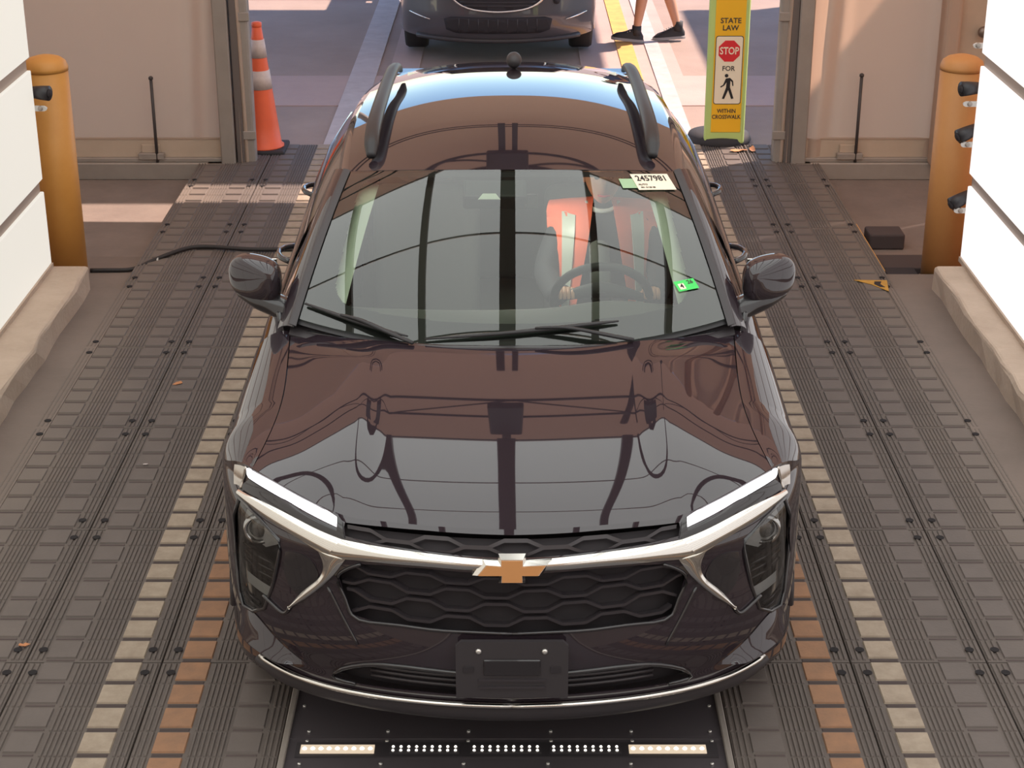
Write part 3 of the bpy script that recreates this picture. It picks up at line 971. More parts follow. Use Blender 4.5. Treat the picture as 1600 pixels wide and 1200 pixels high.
# fascia (front bumper skin)
xs = [.95 * math.sin(math.pi / 2 * k / 170) for k in range(171)]
NR = 120
P = []
for j in range(NR + 1):
    row = []
    for x in xs:
        zl = max(.20, arch(pf(x) + .0))
        z = zl + (ztop(x) - zl) * j / NR
        row.append((x, N + F(x, z), z))
    P.append(row)
P = np.array(P)
def keep_f(r, c):
    x = (P[r, c, 0] + P[r + 1, c + 1, 0]) / 2
    z = (P[r, c, 2] + P[r + 1, c + 1, 2]) / 2
    return not any(inside(h, x, z) for h in holes)
def near_outline(p):
    best = None
    for h in holes:
        for i in range(len(h)):
            a, b = np.array(h[i]), np.array(h[(i + 1) % len(h)])
            d = b - a
            q = a + d * np.clip(np.dot(np.array([p[0], p[2]]) - a, d) / max(1e-9, d @ d), 0, 1)
            e = np.hypot(q[0] - p[0], q[1] - p[2])
            if best is None or e < best[0]:
                best = (e, q)
    x, z = best[1]
    return np.array([x, N + F(x, z), z]) if best[0] < .02 and x > .002 else p
grid('front_bumper', P, 'paint', car, True, 0.004, keep_f, snap=near_outline)

# recess backings behind the openings
def backing(name, poly, depth, m, parent=None, mirror=True, pad=0.02):
    x0, x1 = min(p[0] for p in poly), min(max(p[0] for p in poly) + pad, .935)
    z0, z1 = min(p[1] for p in poly) - pad, max(p[1] for p in poly) + pad
    x0 = max(0, x0 - pad)
    G = [[S3(x0 + (x1 - x0) * a / 24, min(z0 + (z1 - z0) * b / 12, ztop(min(.94, x0 + (x1 - x0) * a / 24)) - .012), -depth) for a in range(25)] for b in range(13)]
    return grid(name, G, m, parent or car, mirror)
backing('grille_backing', GR, .055, 'deep')
backing('upper_grille_backing', UG, .03, 'deep', pad=.008)
backing('intake_backing', INT, .05, 'deep')

def fstrip(name, top, bot, m, off=0.010, rows=6, dome=0.006, mirror=True, parent=None, thick=0.008, sub=6):
    T = spl(np.array(top), sub); B = spl(np.array(bot), sub)
    n = 60
    def res(Q):
        d_ = np.concatenate([[0], np.cumsum(np.linalg.norm(np.diff(Q, axis=0), axis=1))]); d_ /= d_[-1]
        u = np.linspace(0, 1, n)
        return np.stack([np.interp(u, d_, Q[:, 0]), np.interp(u, d_, Q[:, 1])], 1)
    T, B = res(T), res(B)
    G = []
    for r in range(rows + 1):
        k = r / rows
        G.append([S3(*(T[i] * (1 - k) + B[i] * k), off + dome * math.sin(math.pi * k)) for i in range(n)])
    return grid(name, G, m, parent or car, mirror, thick)
def fline(name, pts, rad, m, off=0.004, mirror=True, parent=None, n=8, sub=5, squash=None):
    Q = spl(np.array(pts), sub) if sub > 1 else np.array(pts)
    obs = []
    for sg in ((1, -1) if mirror else (1,)):
        obs.append(tube(name, [(lambda p: (sg * p[0], p[1], p[2]))(S3(a, b, off)) for a, b in Q], rad, m, parent or car, n, 1, squash))
    return obs
def fpoly_lens(name, poly, m, off, parent=None):
    """lens patch on the fascia inside an outline"""
    out = []
    for sg in (1, -1):
        bm = bmesh.new()
        vs = [bm.verts.new((a, 0, b)) for a, b in poly]
        bm.faces.new(vs)
        bmesh.ops.triangulate(bm, faces=bm.faces)
        for _ in range(4):
            bmesh.ops.subdivide_edges(bm, edges=[e for e in bm.edges if e.calc_length() > .03], cuts=1)
            bmesh.ops.triangulate(bm, faces=bm.faces)
        for v in bm.verts:
            p = S3(v.co.x, v.co.z, off)
            v.co = Vector((sg * p[0], p[1], p[2]))
        bmesh.ops.recalc_face_normals(bm, faces=bm.faces)
        bm.normal_update()
        if sum(q.normal.y * q.calc_area() for q in bm.faces) > 0:
            bmesh.ops.reverse_faces(bm, faces=bm.faces)
        out.append(fin(name, bm, m, parent or car, True))
    return out

# chrome blades, bar, prongs
fstrip('chrome_blade', CH_TOP[:5], CH_BOT, 'chrome', .010, 6, .010)
fstrip('chrome_bar', CH_TOP[4:], [(.553, .765)] + BAR_BOT[1:], 'chrome', .010, 6, .010)
fstrip('chrome_prong', [(.580, .778), (.566, .741), (.571, .702), (.626, .630), (.685, .551)], [(.495, .769), (.512, .742), (.538, .700), (.604, .622), (.680, .547)], 'chrome', .008, 6, .010)
# running lights
DT_ = [(.818, .936), (.736, .928), (.661, .909), (.588, .889), (.523, .869)]
DB_ = [(.814, .905), (.739, .892), (.67, .876), (.595, .861), (.523, .848)]
fstrip('running_light', DT_, DB_, 'drl', .004, 5, .004)
fstrip('running_light_housing', [(.814, .900), (.739, .887), (.67, .872), (.595, .857), (.520, .846)], [(.846, .858), (.746, .858), (.66, .849), (.577, .835), (.505, .826)], 'gloss_black', .003, 4, .002)
fstrip('running_light_end', [(.524, .872), (.515, .866), (.508, .862)], [(.522, .836), (.512, .830), (.498, .826)], 'gloss_black', .006, 3, .001)
fline('running_light_rim', [(.846, .856), (.832, .90), (.822, .938)], .006, 'chrome_dark', .002)

fstrip('running_light_wrap', [(.826, .936), (.846, .930), (.868, .918)], [(.843, .860), (.857, .860), (.872, .854)], 'chrome_dark', .003, 8, .003)
# headlamp pods
G = []
for b in range(13):
    row = []
    for a in range(15):
        x = .69 + (.915 - .69) * a / 14
        z = .43 + (.83 - .43) * b / 12
        row.append(S3(x, z, -.05))
    G.append(row)
for sg in (1, -1):
    Gs = np.array(G) * np.array([sg, 1, 1])
    pod = grid('headlamp', Gs, 'gloss_black', car, False, 0.0)
    def onf(x, z, off):
        p = S3(x, z, off)
        return Vector((sg * p[0], p[1], p[2]))
    # projector ring, bowl and lens
    c0 = onf(.815, .742, -.035)
    def ring(name, r0, r1, d0, d1, m, cc):
        v, f = [], []
        n = 28
        for rr, dd in ((r0, 0), (r1, d0), (r1 * .8, d1)):
            for k in range(n):
                a = 2 * math.pi * k / n
                v.append(cc + Vector((rr * math.cos(a), -dd, rr * math.sin(a))))
        for i in range(2):
            for k in range(n):
                f.append((i * n + k, i * n + (k + 1) % n, (i + 1) * n + (k + 1) % n, (i + 1) * n + k))
        return pydata(name, v, f, m, pod, True)
    ring('projector_ring', .052, .046, .022, .010, 'reflector', c0)
    b1 = bmesh.new()
    bmesh.ops.create_uvsphere(b1, u_segments=20, v_segments=10, radius=.033, matrix=Matrix.Translation(c0) @ Matrix.Diagonal((1, .5, 1, 1)))
    fin('projector_lens', b1, 'lens', pod, True)
    # upper reflector tray
    T = []
    for a, b in ((.725, .735), (.74, .77), (.78, .795), (.845, .815), (.87, .75), (.872, .69)):
        T.append(onf(a, b, -.030))
    T.append(onf(.79, .69, -.030))
    f = [(0, 1, 2, 3, 4, 5, 6)]
    pydata('reflector_tray', T, f, 'tray', pod)
    for z0, w_ in ((.655, .10), (.630, .10), (.605, .10)):
        tube('fin', [onf(.755, z0, -.02), onf(.81, z0, -.016), onf(.868, z0, -.02)], .006, 'gloss_black', pod, 6)
    G2 = [[onf(.765 + .09 * a / 6, .535 + .038 * b / 3, -.016) for a in range(7)] for b in range(4)]
    grid('fog_reflector', G2, 'tray', pod)
    for z0 in (.500, .478, .458):
        tube('fin', [onf(.80, z0, -.008), onf(.83, z0 + .006, -.006), onf(.87, z0 + .012, -.01)], .0045, 'plastic', pod, 6)
    tube('bezel', [onf(a, b, .001) for a, b in HL + HL[:1]], .006, 'gloss_black', pod, 6)
fpoly_lens('headlamp_lens', HL, 'lens', -.003)
# gloss cheek pocket beside the lamp
fstrip('cheek_pocket', [(.69, .735), (.655, .745), (.61, .735), (.585, .69)], [(.70, .67), (.675, .61), (.64, .60), (.592, .655)], 'gloss_black', .002, 4, .004)
fline('cheek_edge', [(.684, .548), (.705, .520), (.74, .530), (.775, .545)], .006, 'gloss_black', .004)

# grille: zig-zag bars
def in_poly_span(poly, z):
    xs_ = []
    n = len(poly)
    for i in range(n):
        (x1, z1), (x2, z2) = poly[i], poly[(i + 1) % n]
        if (z1 - z) * (z2 - z) < 0:
            xs_.append(x1 + (x2 - x1) * (z - z1) / (z2 - z1))
    return max(xs_) if xs_ else None
def zig(x, z0, amp, per, ph):
    t_ = ((x / per + ph) % 1.0)
    if t_ < .30: k = 1
    elif t_ < .5: k = 1 - (t_ - .30) / .2 * 2
    elif t_ < .80: k = -1
    else: k = -1 + (t_ - .80) / .2 * 2
    return z0 + amp * k
for i, z0 in enumerate((.738, .694, .650, .606)):
    xm = (in_poly_span(GR, z0) or .45) - .006
    pts = [(-xm + 2 * xm * k / 130) for k in range(131)]
    v3 = []
    for x in pts:
        zz = min(max(zig(x, z0, .0115, .235, .35 + .5 * (i % 2)), .575), .765)
        v3.append((S3(x, zz, -.010), S3(x, zz - .010, -.012), S3(x, zz - .004, -.040)))
    v, f = [], []
    for a in v3: v += a
    for k in range(len(v3) - 1):
        for q in range(3):
            f.append((3 * k + q, 3 * k + (q + 1) % 3, 3 * k + 3 + (q + 1) % 3, 3 * k + 3 + q))
    o = pydata('grille_bar', v, f, 'grille', car)
    fix(o)
for i, z0 in enumerate((.852, .835)):
    xm = .495
    v3 = []
    for k in range(131):
        x = -xm + 2 * xm * k / 130
        zz = zig(x, z0, .008, .235, .1 + .5 * i)
        v3.append((S3(x, zz, -.006), S3(x, zz - .008, -.010), S3(x, zz - .003, -.025)))
    v, f = [], []
    for a in v3: v += a
    for k in range(len(v3) - 1):
        for q in range(3):
            f.append((3 * k + q, 3 * k + (q + 1) % 3, 3 * k + 3 + (q + 1) % 3, 3 * k + 3 + q))
    fix(pydata('upper_grille_bar', v, f, 'grille', car))
GF = GR[2:-2]
fline('grille_frame', GR[4:], .006, 'gloss_black', .001, sub=3)
fline('intake_frame', INT[:6], .007, 'gloss_black', .002, sub=3)
for z in (.355, .375, .395, .413):
    tube('intake_slat', [S3(x, z, -.02) for x in np.linspace(-.44, .44, 15)], .006, 'grille', car, 6)
# vertical crease from grille to chin
fline('bumper_crease', [(.558, .656), (.512, .567), (.468, .486)], .005, 'gloss_black', .001)
# lower chrome strip and black lip
fline('chrome_strip', [(.798, .303), (.688, .297), (.584, .297), (.484, .301), (.275, .308), (0, .310)], .0105, 'chrome', .012, sub=6, squash=.8)
LT = [(.815, .290), (.77, .286), (.688, .283), (.584, .283), (.484, .287), (.275, .295), (0, .297)]
LBt = [(.815, .262), (.77, .225), (.688, .205), (.584, .205), (.484, .21), (.275, .215), (0, .217)]
fstrip('lower_lip', LT, LBt, 'plastic', .006, 5, .014)

for sg in (1, -1):
    T_ = spl(np.array([(.886, .428), (.835, .458), (.74, .410), (.640, .350)]), 6)
    B_ = spl(np.array([(.889, .398), (.84, .375), (.74, .353), (.640, .345)]), 6)
    G = []
    for k in np.linspace(0, 1, 6):
        row = []
        for i in range(len(T_)):
            p = S3(*(T_[i] * (1 - k) + B_[i] * k), .003 + .042 * k * float(smoothstep(0, .45, i / (len(T_) - 1))) * (1 - float(smoothstep(.75, 1, i / (len(T_) - 1)))))
            row.append((sg * p[0], p[1], p[2]))
        G.append(row)
    grid('bumper_facet', G, 'paint', car, ref=(sg * .3, -1, 1))
# licence plate bracket
br = [(x, z) for x, z in ((-.168, .365), (.168, .365), (.168, .545), (.152, .560), (-.152, .560), (-.168, .545))]
yb = N - .022
pb = plate('plate_bracket', br, 'plastic', car, (0, yb + .012, 0), (1, 0, 0), (0, 0, 1), .014)
box('bracket_recess', -.085, .085, yb - .008, yb - .001, .445, .500, 'gloss_black', pb, .003, 1)
for z in (.425, .40):
    box('bracket_rib', -.10, .10, yb - .008, yb, z, z + .008, 'grille', pb)
for x in (-.145, .115):
    box('bracket_slot', x, x + .03, yb - .006, yb - .001, .455, .475, 'deep', pb)
for x in (-.0995, .0975):
    lathe('plate_screw', [(.009, 0), (.009, -.004), (.005, -.007)], 'screw', pb, 10, (x, yb - .002, .528), 'Y')

# emblem
EM = [(-.118, .774), (-.086, .816), (-.041, .812), (-.041, .832), (.041, .832), (.041, .812), (.118, .816), (.088, .774), (.038, .774), (.040, .753), (-.040, .753), (-.038, .774)]
ins = [(-.101, .779), (-.076, .807), (-.032, .804), (-.032, .821), (.032, .821), (.032, .804), (.101, .807), (.079, .779), (.030, .779), (.031, .760), (-.031, .760), (-.030, .779)]
def em_y(z, f):
    return N + F(0, .8) - .016 - f + (z - .753) * .45 - .018
nE = len(EM)
v = [(x, N + F(0, .8) + .004, z) for x, z in EM] + [(x * .985, em_y(z, .0), z) for x, z in EM] + [(x, em_y(z, .014), z) for x, z in ins]
f = [tuple(range(nE))[::-1], tuple(range(2 * nE, 3 * nE))]
for k in range(2):
    f += [(k * nE + i, k * nE + (i + 1) % nE, (k + 1) * nE + (i + 1) % nE, (k + 1) * nE + i) for i in range(nE)]
eb = pydata('emblem', v, f, 'chrome', car)
fix(eb)
in2 = [(x * .985, .790 + (z - .790) * .93) for x, z in ins]
v = [(x, em_y(z, .012), z) for x, z in in2] + [(x * .98, em_y(z, .018), z) for x, z in in2]
f = [tuple(range(nE))[::-1], tuple(range(nE, 2 * nE))] + [(i, (i + 1) % nE, nE + (i + 1) % nE, nE + i) for i in range(nE)]
eg = pydata('emblem_inlay', v, f, 'gold', eb)
fix(eg)

# ------------------------------------------------------------ hood
XH = natural([0, .2, .45, .7, 1], [.80, .77, .757, .768, .79])
ZC = natural([0, .06, .2, .4, .7, 1], [.877, .903, .947, .989, 1.035, 1.072])
ZS = natural([0, .2, .45, .7, 1], [.943, .972, .993, 1.012, 1.035])
def hood_pt(c, t):
    x = c * float(XH(t))
    xf = c * .80
    sf, sr = F(xf, ztop(xf)), 1.075 + .245 * c ** 3
    s = sf + (sr - sf) * t
    zc, zs = float(ZC(t)), float(ZS(t))
    b0 = (ztop(xf) - .877) / (.943 - .877)
    b1 = max(0.0, (c - .5) / .5) ** 1.7
    k = float(smoothstep(0, .32, t))
    B = b0 * (1 - k) + b1 * k
    ridge = .017 * float(smoothstep(.53, .66, c)) * (1 - float(smoothstep(.66, 1.0, c))) * float(smoothstep(-.02, .55, t)) * (1 - float(smoothstep(.80, 1.02, t)))
    return (x, N + s, zc + (zs - zc) * B + ridge)
P = [[hood_pt(c, t) for c in np.linspace(0, 1, 72)] for t in np.linspace(0, 1, 60)]
hood = grid('hood', P, 'paint', car, True, .006)
# fender tops
FS = []
nt_ = 40
for i in range(nt_ + 1):
    t_ = i / nt_
    I = np.array(hood_pt(1.0, t_)) + np.array([.004, 0, -.002])
    if t_ < .42:
        x = .802 + (.9495 - .802) * (t_ / .42) ** .8
        O = np.array([x, N + F(x, ztop(x)), ztop(x)])
    else:
        k = (t_ - .42) / .58
        O = np.array([.95, N + .79 + (1.36 - .79) * k, .80 + .01 * k])
    Cc = np.array([O[0] - .008, (I[1] + O[1]) / 2, I[2] - .012])
    FS.append([(1 - a) ** 2 * I + 2 * a * (1 - a) * Cc + a * a * O for a in np.linspace(0, 1, 16)])
grid('fender', FS, 'paint', car, True, 0.004)

# ------------------------------------------------------------ body sides
def belt(s):
    return (float(np.interp(s, [1.32, 1.6, 3.6, 4.3], [.815, .868, .862, .80])), float(np.interp(s, [1.32, 2.5, 4.3], [1.025, 1.055, 1.11])))
def outx(s):
    return float(np.interp(s, [.7, 1.3, 2.2, 3.4, 4.0, 4.35], [.95, .95, .94, .95, .93, .85]))
P = []
for s in np.linspace(1.33, 4.32, 60):
    bx_, bz_ = belt(s)
    O = np.array([outx(s), N + s, .81]); I = np.array([bx_, N + s, bz_]); Cc = np.array([outx(s) - .004, N + s, bz_ - .07])
    P.append([(1 - a) ** 2 * I + 2 * a * (1 - a) * Cc + a * a * O for a in np.linspace(0, 1, 10)])
grid('door_upper', P, 'paint', car, True)
P = []
for s in np.linspace(.74, 4.32, 120):
    zl = .24
    for sc in (ARC_S, ARC_S + 2.70):
        d_ = abs(s - sc)
        if d_ < ARC_R:
            zl = max(zl, .34 + math.sqrt(ARC_R ** 2 - d_ ** 2))
    zt_ = .81
    row = []
    for a in np.linspace(0, 1, 9):
        z = zt_ + (zl - zt_) * a
        row.append((outx(s) - .035 * (max(0, .55 - z) / .3) ** 1.5 + .006 * math.sin(math.pi * a), N + s, z))
    P.append(row)
grid('door_lower', P, 'paint', car, True)
# tail
P = []
for z in np.linspace(.25, 1.12, 14):
    P.append([((.85 if z < .81 else .85 - .06 * (z - .81) / .3) * a, N + 4.32 + .12 * (1 - a ** 3) * (1 - .5 * abs(z - .6)), z) for a in np.linspace(0, 1, 14)])
grid('tailgate', P, 'paint', car, True)
P = [[(a * (.80 - .18 * k), N + 4.34 - .30 * k + .06 * (1 - a * a), 1.11 + .24 * k) for a in np.linspace(0, 1, 10)] for k in np.linspace(0, 1, 8)]
grid('rear_window', P, 'darkglass', car, True)
box('underbody', -.78, .78, N + .35, N + 4.2, .20, .42, 'deep', car, .02, 1)
# firewall panel keeps daylight out of engine bay
box('engine_bay', -.70, .70, N + .30, N + 1.05, .42, .82, 'deep', car)

# ------------------------------------------------------------ glass house
def ws(c, t):
    b = np.array([c * .768, N + 1.06 + .235 * c ** 2.2, 1.068 + .022 * c * c])
    u = np.array([c * .635, N + 1.885 + .135 * c ** 2.2, 1.466 - .045 * c ** 2.2])
    p = b + (u - b) * t
    p[2] += .022 * 4 * t * (1 - t)
    p[1] -= .008 * 4 * t * (1 - t)
    return p
wsG = [[ws(c, t) for c in np.linspace(0, 1, 40)] for t in np.linspace(0, 1, 40)]
wsh = grid('windshield', wsG, 'windshield', car, True)
nn = 180
wsF = np.array([[ws(c, t) - np.array([0, -.004, .008]) for c in np.linspace(0, 1, nn + 1)] for t in np.linspace(-.02, 1, nn + 1)])
def keep_frit(r, c):
    cc, tt = c / nn, -.02 + 1.02 * r / nn
    # rounded inner rectangle
    a = 1 - .105 - .05 * (1 - tt)
    lo, hi = .120 + .05 * (1 - cc ** 2) * 0 + .03 * cc ** 3, .955
    if cc > a or tt < lo or tt > hi:
        return True
    rx, rt = .10, .12
    if cc > a - rx and tt < lo + rt and ((cc - a + rx) / rx) ** 2 + ((lo + rt - tt) / rt) ** 2 > 1:
        return True
    if cc > a - rx and tt > hi - rt and ((cc - a + rx) / rx) ** 2 + ((tt - hi + rt) / rt) ** 2 > 1:
        return True
    return False
grid('windshield_frit', wsF, 'frit', car, True, 0, keep_frit)
# A pillars with black outer trim
P, P2, P3 = [], [], []
for t in np.linspace(-.05, 1.0, 26):
    a = ws(1.0, t)
    b = a + np.array([.060 + .006 * (1 - t), .085, -.018 - .02 * (1 - t)])
    mid = (a + b) / 2 + np.array([.006, -.004, .018])
    P.append([(1 - k) ** 2 * a + 2 * k * (1 - k) * mid + k * k * b for k in np.linspace(0, 1, 8)])
    P2.append([a + np.array([-.012, -.006, .006]), a + np.array([.004, -.006, .012]), a + np.array([.016, .006, .010])])
    P3.append([a + np.array([.0, .012, -.03]) * 1.0, a + np.array([-.055, .055, -.05])])
grid('a_pillar', P, 'paint', car, True, .004)
grid('windshield_trim', P2, 'plastic', car, True, .004)
grid('pillar_inner_trim', [[ws(.93 - .125 * k, t) - np.array([0, -.012 - .02 * k, .028 + .030 * k]) for k in np.linspace(0, 1, 5)] for t in np.linspace(.20, .985, 24)], 'trim_grey', car, True, .004)
# roof
REc = natural([0, .25, .5, .75, 1], np.array([[.635, 2.02, 1.421], [.655, 2.55, 1.446], [.655, 3.10, 1.436], [.635, 3.60, 1.395], [.60, 4.05, 1.335]]))
RCc = natural([0, .25, .5, .75, 1], np.array([[0, 1.885, 1.466], [0, 2.42, 1.517], [0, 3.0, 1.520], [0, 3.55, 1.478], [0, 4.08, 1.400]]))
def roof_pt(c, t):
    a, b = RCc(t), REc(t)
    return np.array([b[0] * c, N + a[1] + (b[1] - a[1]) * c ** 2.2, a[2] + (b[2] - a[2]) * c ** 2.4])
roof = grid('roof', [[roof_pt(c, t) for c in np.linspace(0, 1, 40)] for t in np.linspace(0, 1, 60)], 'paint', car, True, .006)
# shallow sunroof seam line
# cant rails and side windows
P, PW = [], []
for t in np.linspace(0, 1, 40):
    e = roof_pt(1, t)
    o1 = e + np.array([.028, 0, -.012]); o2 = e + np.array([.042, 0, -.045])
    P.append([e, o1, o2])
    s = e[1] - N
    bx_, bz_ = belt(s)
    PW.append([o2 + (np.array([bx_ + .002, e[1], bz_]) - o2) * k + np.array([.02 * math.sin(math.pi * k), 0, 0]) for k in np.linspace(0, 1, 8)])
grid('cant_rail', P, 'paint', car, True, .004)
grid('side_window', PW, 'side_glass', car, True, ref=(1, 0, .3))
P = []
for k in np.linspace(0, 1, 12):      # front quarter glass between A pillar and the door
    a = ws(1, k) + np.array([.060 + .006 * (1 - k), .085, -.018 - .02 * (1 - k)])
    s2 = 2.06
    bx_, bz_ = belt(a[1] - N)
    P.append([a, a + (np.array([bx_, a[1], bz_]) - a) * .5, np.array([bx_, a[1], bz_])])
grid('front_side_window', P, 'side_glass', car, True, ref=(1, 0, .3))
# window belt trim
for sg in (1, -1):
    tube('belt_trim', [(sg * (belt(s)[0] + .006), N + s, belt(s)[1] + .002) for s in np.linspace(1.42, 4.2, 20)], .010, 'gloss_black', car, 6)
    # roof rail
    P = [(.548, 2.09, 1.462), (.550, 2.15, 1.492), (.552, 2.30, 1.522), (.550, 2.7, 1.535), (.545, 3.2, 1.528), (.532, 3.48, 1.505), (.524, 3.60, 1.462)]
    r_ = tube('roof_rail', [(sg * a, N + b, c) for a, b, c in P], [.018, .029, .031, .030, .029, .026, .012], 'wiper', car, 10, 6, .8)
    for b_ in (2.1, 3.45):
        pass
# antenna
b1 = bmesh.new()
bmesh.ops.create_uvsphere(b1, u_segments=20, v_segments=14, radius=.036, matrix=Matrix.Translation((.009, N + 3.62, 1.508)) @ Matrix.Diagonal((1, 1.5, 1.05, 1)))
fin('antenna', b1, 'plastic', car, True)
# spoiler
box('spoiler', -.58, .58, N + 4.02, N + 4.16, 1.32, 1.352, 'paint', car, .012, 2)

# cowl and wipers
P = [[np.array([a * .80, N + 1.0 + .245 * a ** 3 + .13 * k - .03 * a, 1.035 - .015 * a * a + .028 * k]) for a in np.linspace(-1, 1, 41)] for k in (0, .5, 1)]
P = [[np.array([x * .79, N + 1.02 + .25 * abs(x) ** 2.4 + .09 * k, 1.045 - .012 * x * x + .02 * k]) for x in np.linspace(-1, 1, 61)] for k in (0, .5, 1)]
grid('cowl', P, 'plastic', car, False, .006)
def on_ws(x, t, off):
    p = ws(min(1, abs(x) / .76), t)
    return np.array([x, p[1] - off * .45, p[2] + off])
wp = car
w1 = tube('wiper_blade', [on_ws(x, t, .010) for x, t in ((-.735, .078), (-.60, .058), (-.48, .036), (-.36, .016))], [.005, .009, .009, .004], 'wiper', car, 8, 4, .8)
tube('wiper_arm', [on_ws(-.34, -.02, .016), on_ws(-.46, .020, .024), on_ws(-.54, .044, .026), on_ws(-.60, .056, .018)], [.009, .010, .008, .006], 'wiper', w1, 8, 4, .7)
w2 = tube('wiper_blade', [on_ws(x, t, .010) for x, t in ((-.30, .012), (-.10, .048), (.12, .075), (.30, .088), (.37, .088))], [.004, .008, .010, .008, .004], 'wiper', car, 8, 4, .8)
tube('wiper_arm', [on_ws(.42, -.02, .016), on_ws(.30, .022, .026), on_ws(.18, .060, .028), on_ws(.08, .073, .018)], [.010, .010, .008, .006], 'wiper', w2, 8, 4, .7)
tube('hood_seal', [(x * .78, N + 1.06 + .255 * abs(x) ** 2.6, 1.068 - .028 * x * x) for x in np.linspace(-1, 1, 41)], .009, 'gloss_black', car, 6)

# mirrors
for sg in (1, -1):
    mc = Vector((sg * .950, N + 1.60, 1.138))
    b1 = bmesh.new()
    bmesh.ops.create_cube(b1, size=1)
    bmesh.ops.subdivide_edges(b1, edges=b1.edges, cuts=10, use_grid_fill=True)
    for v in b1.verts:
        p = v.co * 2
        q = Vector((abs(p.x) ** 1, abs(p.y), abs(p.z)))
        L4 = (abs(p.x) ** 3 + abs(p.y) ** 3 + abs(p.z) ** 3) ** (1 / 3)
        m_ = max(abs(p.x), abs(p.y), abs(p.z))
        p = p * (m_ / L4)
        ox = p.x * sg      # +1 outboard
        hz_ = .083 * (1 - .22 * max(0, ox) ** 2) + .006 * ox
        yy_ = .062 * (1 - .25 * max(0, ox)) * p.y
        if p.y < 0:
            yy_ *= 1.25
        v.co = mc + Vector((p.x * .101, yy_ + .03 * ox, p.z * hz_ + .004 * ox - (.012 if p.z < 0 else 0) * (1 - ox) * .5))
    mir = fin('mirror', b1, 'paint', car, True)
    tube('mirror_foot', [(sg * .800, N + 1.50, 1.022), (sg * .85, N + 1.545, 1.036), (sg * .93, N + 1.57, 1.062), (sg * 1.0, N + 1.60, 1.088), (sg * 1.035, N + 1.61, 1.105)], [.046, .050, .046, .034, .012], 'gloss_black', mir, 12, 4, .9)
    box('mirror_glass', mc.x - .075, mc.x + .075, mc.y + .058, mc.y + .064, mc.z - .05, mc.z + .05, 'chrome', mir, .002, 1)
    tube('mirror_trim', [mc + Vector((sg * -.085, -.045, -.05)), mc + Vector((sg * -.088, -.05, .0)), mc + Vector((sg * -.08, -.045, .055))], .010, 'gloss_black', mir, 8, 4)
    # rear door handle
    tube('door_handle', [(sg * .925, N + 2.37, .935), (sg * .965, N + 2.41, .94), (sg * .965, N + 2.54, .94), (sg * .925, N + 2.58, .935)], .012, 'gloss_black', car, 8, 3)
    tube('door_handle', [(sg * .925, N + 3.30, .945), (sg * .965, N + 3.34, .95), (sg * .965, N + 3.44, .95), (sg * .925, N + 3.48, .945)], .012, 'gloss_black', car, 8, 3)

# wheels
def wheel(parent, x, y, r, w_, sg, m='rubber'):
    h = w_ / 2
    t_ = lathe('tyre', [(r * .62, -h * .8), (r * .80, -h), (r * .95, -h * .95), (r, -h * .7), (r, h * .7), (r * .95, h * .95), (r * .80, h), (r * .62, h * .8)], m, parent, 40, (x, y, r), 'X', True, False)
    lathe('rim', [(r * .62, -h * .8), (r * .58, -h * .5), (r * .56, h * .5), (r * .62, h * .8)], 'alloy', t_, 32, (x, y, r), 'X', True, False)
    for k in range(5):
        a = 2 * math.pi * k / 5 + .3
        tube('spoke', [(x + sg * h * .55, y, r), (x + sg * h * .62, y + r * .58 * math.cos(a), r + r * .58 * math.sin(a))], [.035, .025], 'alloy', t_, 6)
    lathe('hub', [(.001, -.02), (.05, -.02), (.05, .02), (.001, .025)], 'alloy', t_, 16, (x + sg * h * .6, y, r), 'X')
for sg in (1, -1):
    for s in (ARC_S, ARC_S + 2.70):
        wheel(car, sg * .822, N + s, .335, .205, sg)
        tube('wheel_arch_trim', [(sg * (.910 if s < 2 else .910), N + s + ARC_R * math.cos(a), .34 + ARC_R * math.sin(a)) for a in np.linspace(.1, math.pi - .1, 20)] , .016, 'plastic', car, 6)

# interior ------------------------------------------------------------
P = []
for k, (dy, z) in enumerate(((1.10, 1.035), (1.30, 1.045), (1.50, 1.04), (1.62, 1.0), (1.66, .92), (1.64, .62))):
    P.append([(x, N + dy + .18 * abs(x) ** 2, z - .02 * abs(x) + (.035 * math.exp(-((x - .37) / .2) ** 2) if k in (2, 3) else 0)) for x in np.linspace(-.74, .74, 41)])
grid('dashboard', P, 'dash', car, False)
box('cabin_floor', -.75, .75, N + 1.1, N + 4.2, .40, .44, 'dash', car)
box('headliner', -.50, .50, N + 2.2, N + 3.8, 1.395, 1.41, 'trim_grey', car)
bpy.data.objects['headliner'].data.materials[0] = M['trim_grey']
for sx_2, lab in ((.37, 'driver'), (-.37, 'pass')):
    st = box('front_seat', sx_2 - .25, sx_2 + .25, N + 2.05, N + 2.55, .44, .62, 'seat', car, .05, 3)
    bm = bmesh.new()
    bm_box(bm, sx_2 - .23, sx_2 + .23, -.06, .06, 0, .60, .05, 3)
    bmesh.ops.rotate(bm, verts=bm.verts, matrix=Matrix.Rotation(R(-18), 3, 'X'), cent=(0, 0, 0))
    bmesh.ops.translate(bm, verts=bm.verts, vec=(0, N + 2.60, .58))
    fin('seat_back', bm, 'seat', st, True)
    bm = bmesh.new()
    bm_box(bm, sx_2 - .13, sx_2 + .13, N + 2.76, N + 2.86, 1.16, 1.33, .04, 3)
    fin('headrest', bm, 'seat', st, True)
bm = bmesh.new()
bm_box(bm, -.62, .62, N + 3.35, N + 3.5, .5, 1.08, .06, 3)
fin('rear_seat', bm, 'seat', car, True)
lampo = box('fill_light_plate', -.07, .07, N + 2.12, N + 2.22, 1.385, 1.398, 'paper', car, .004, 1)  # pale plate added to go with the cabin fill light
dl = bpy.data.lights.new('cabin_fill_light', 'AREA')  # added fill light that brightens the driver and cabin
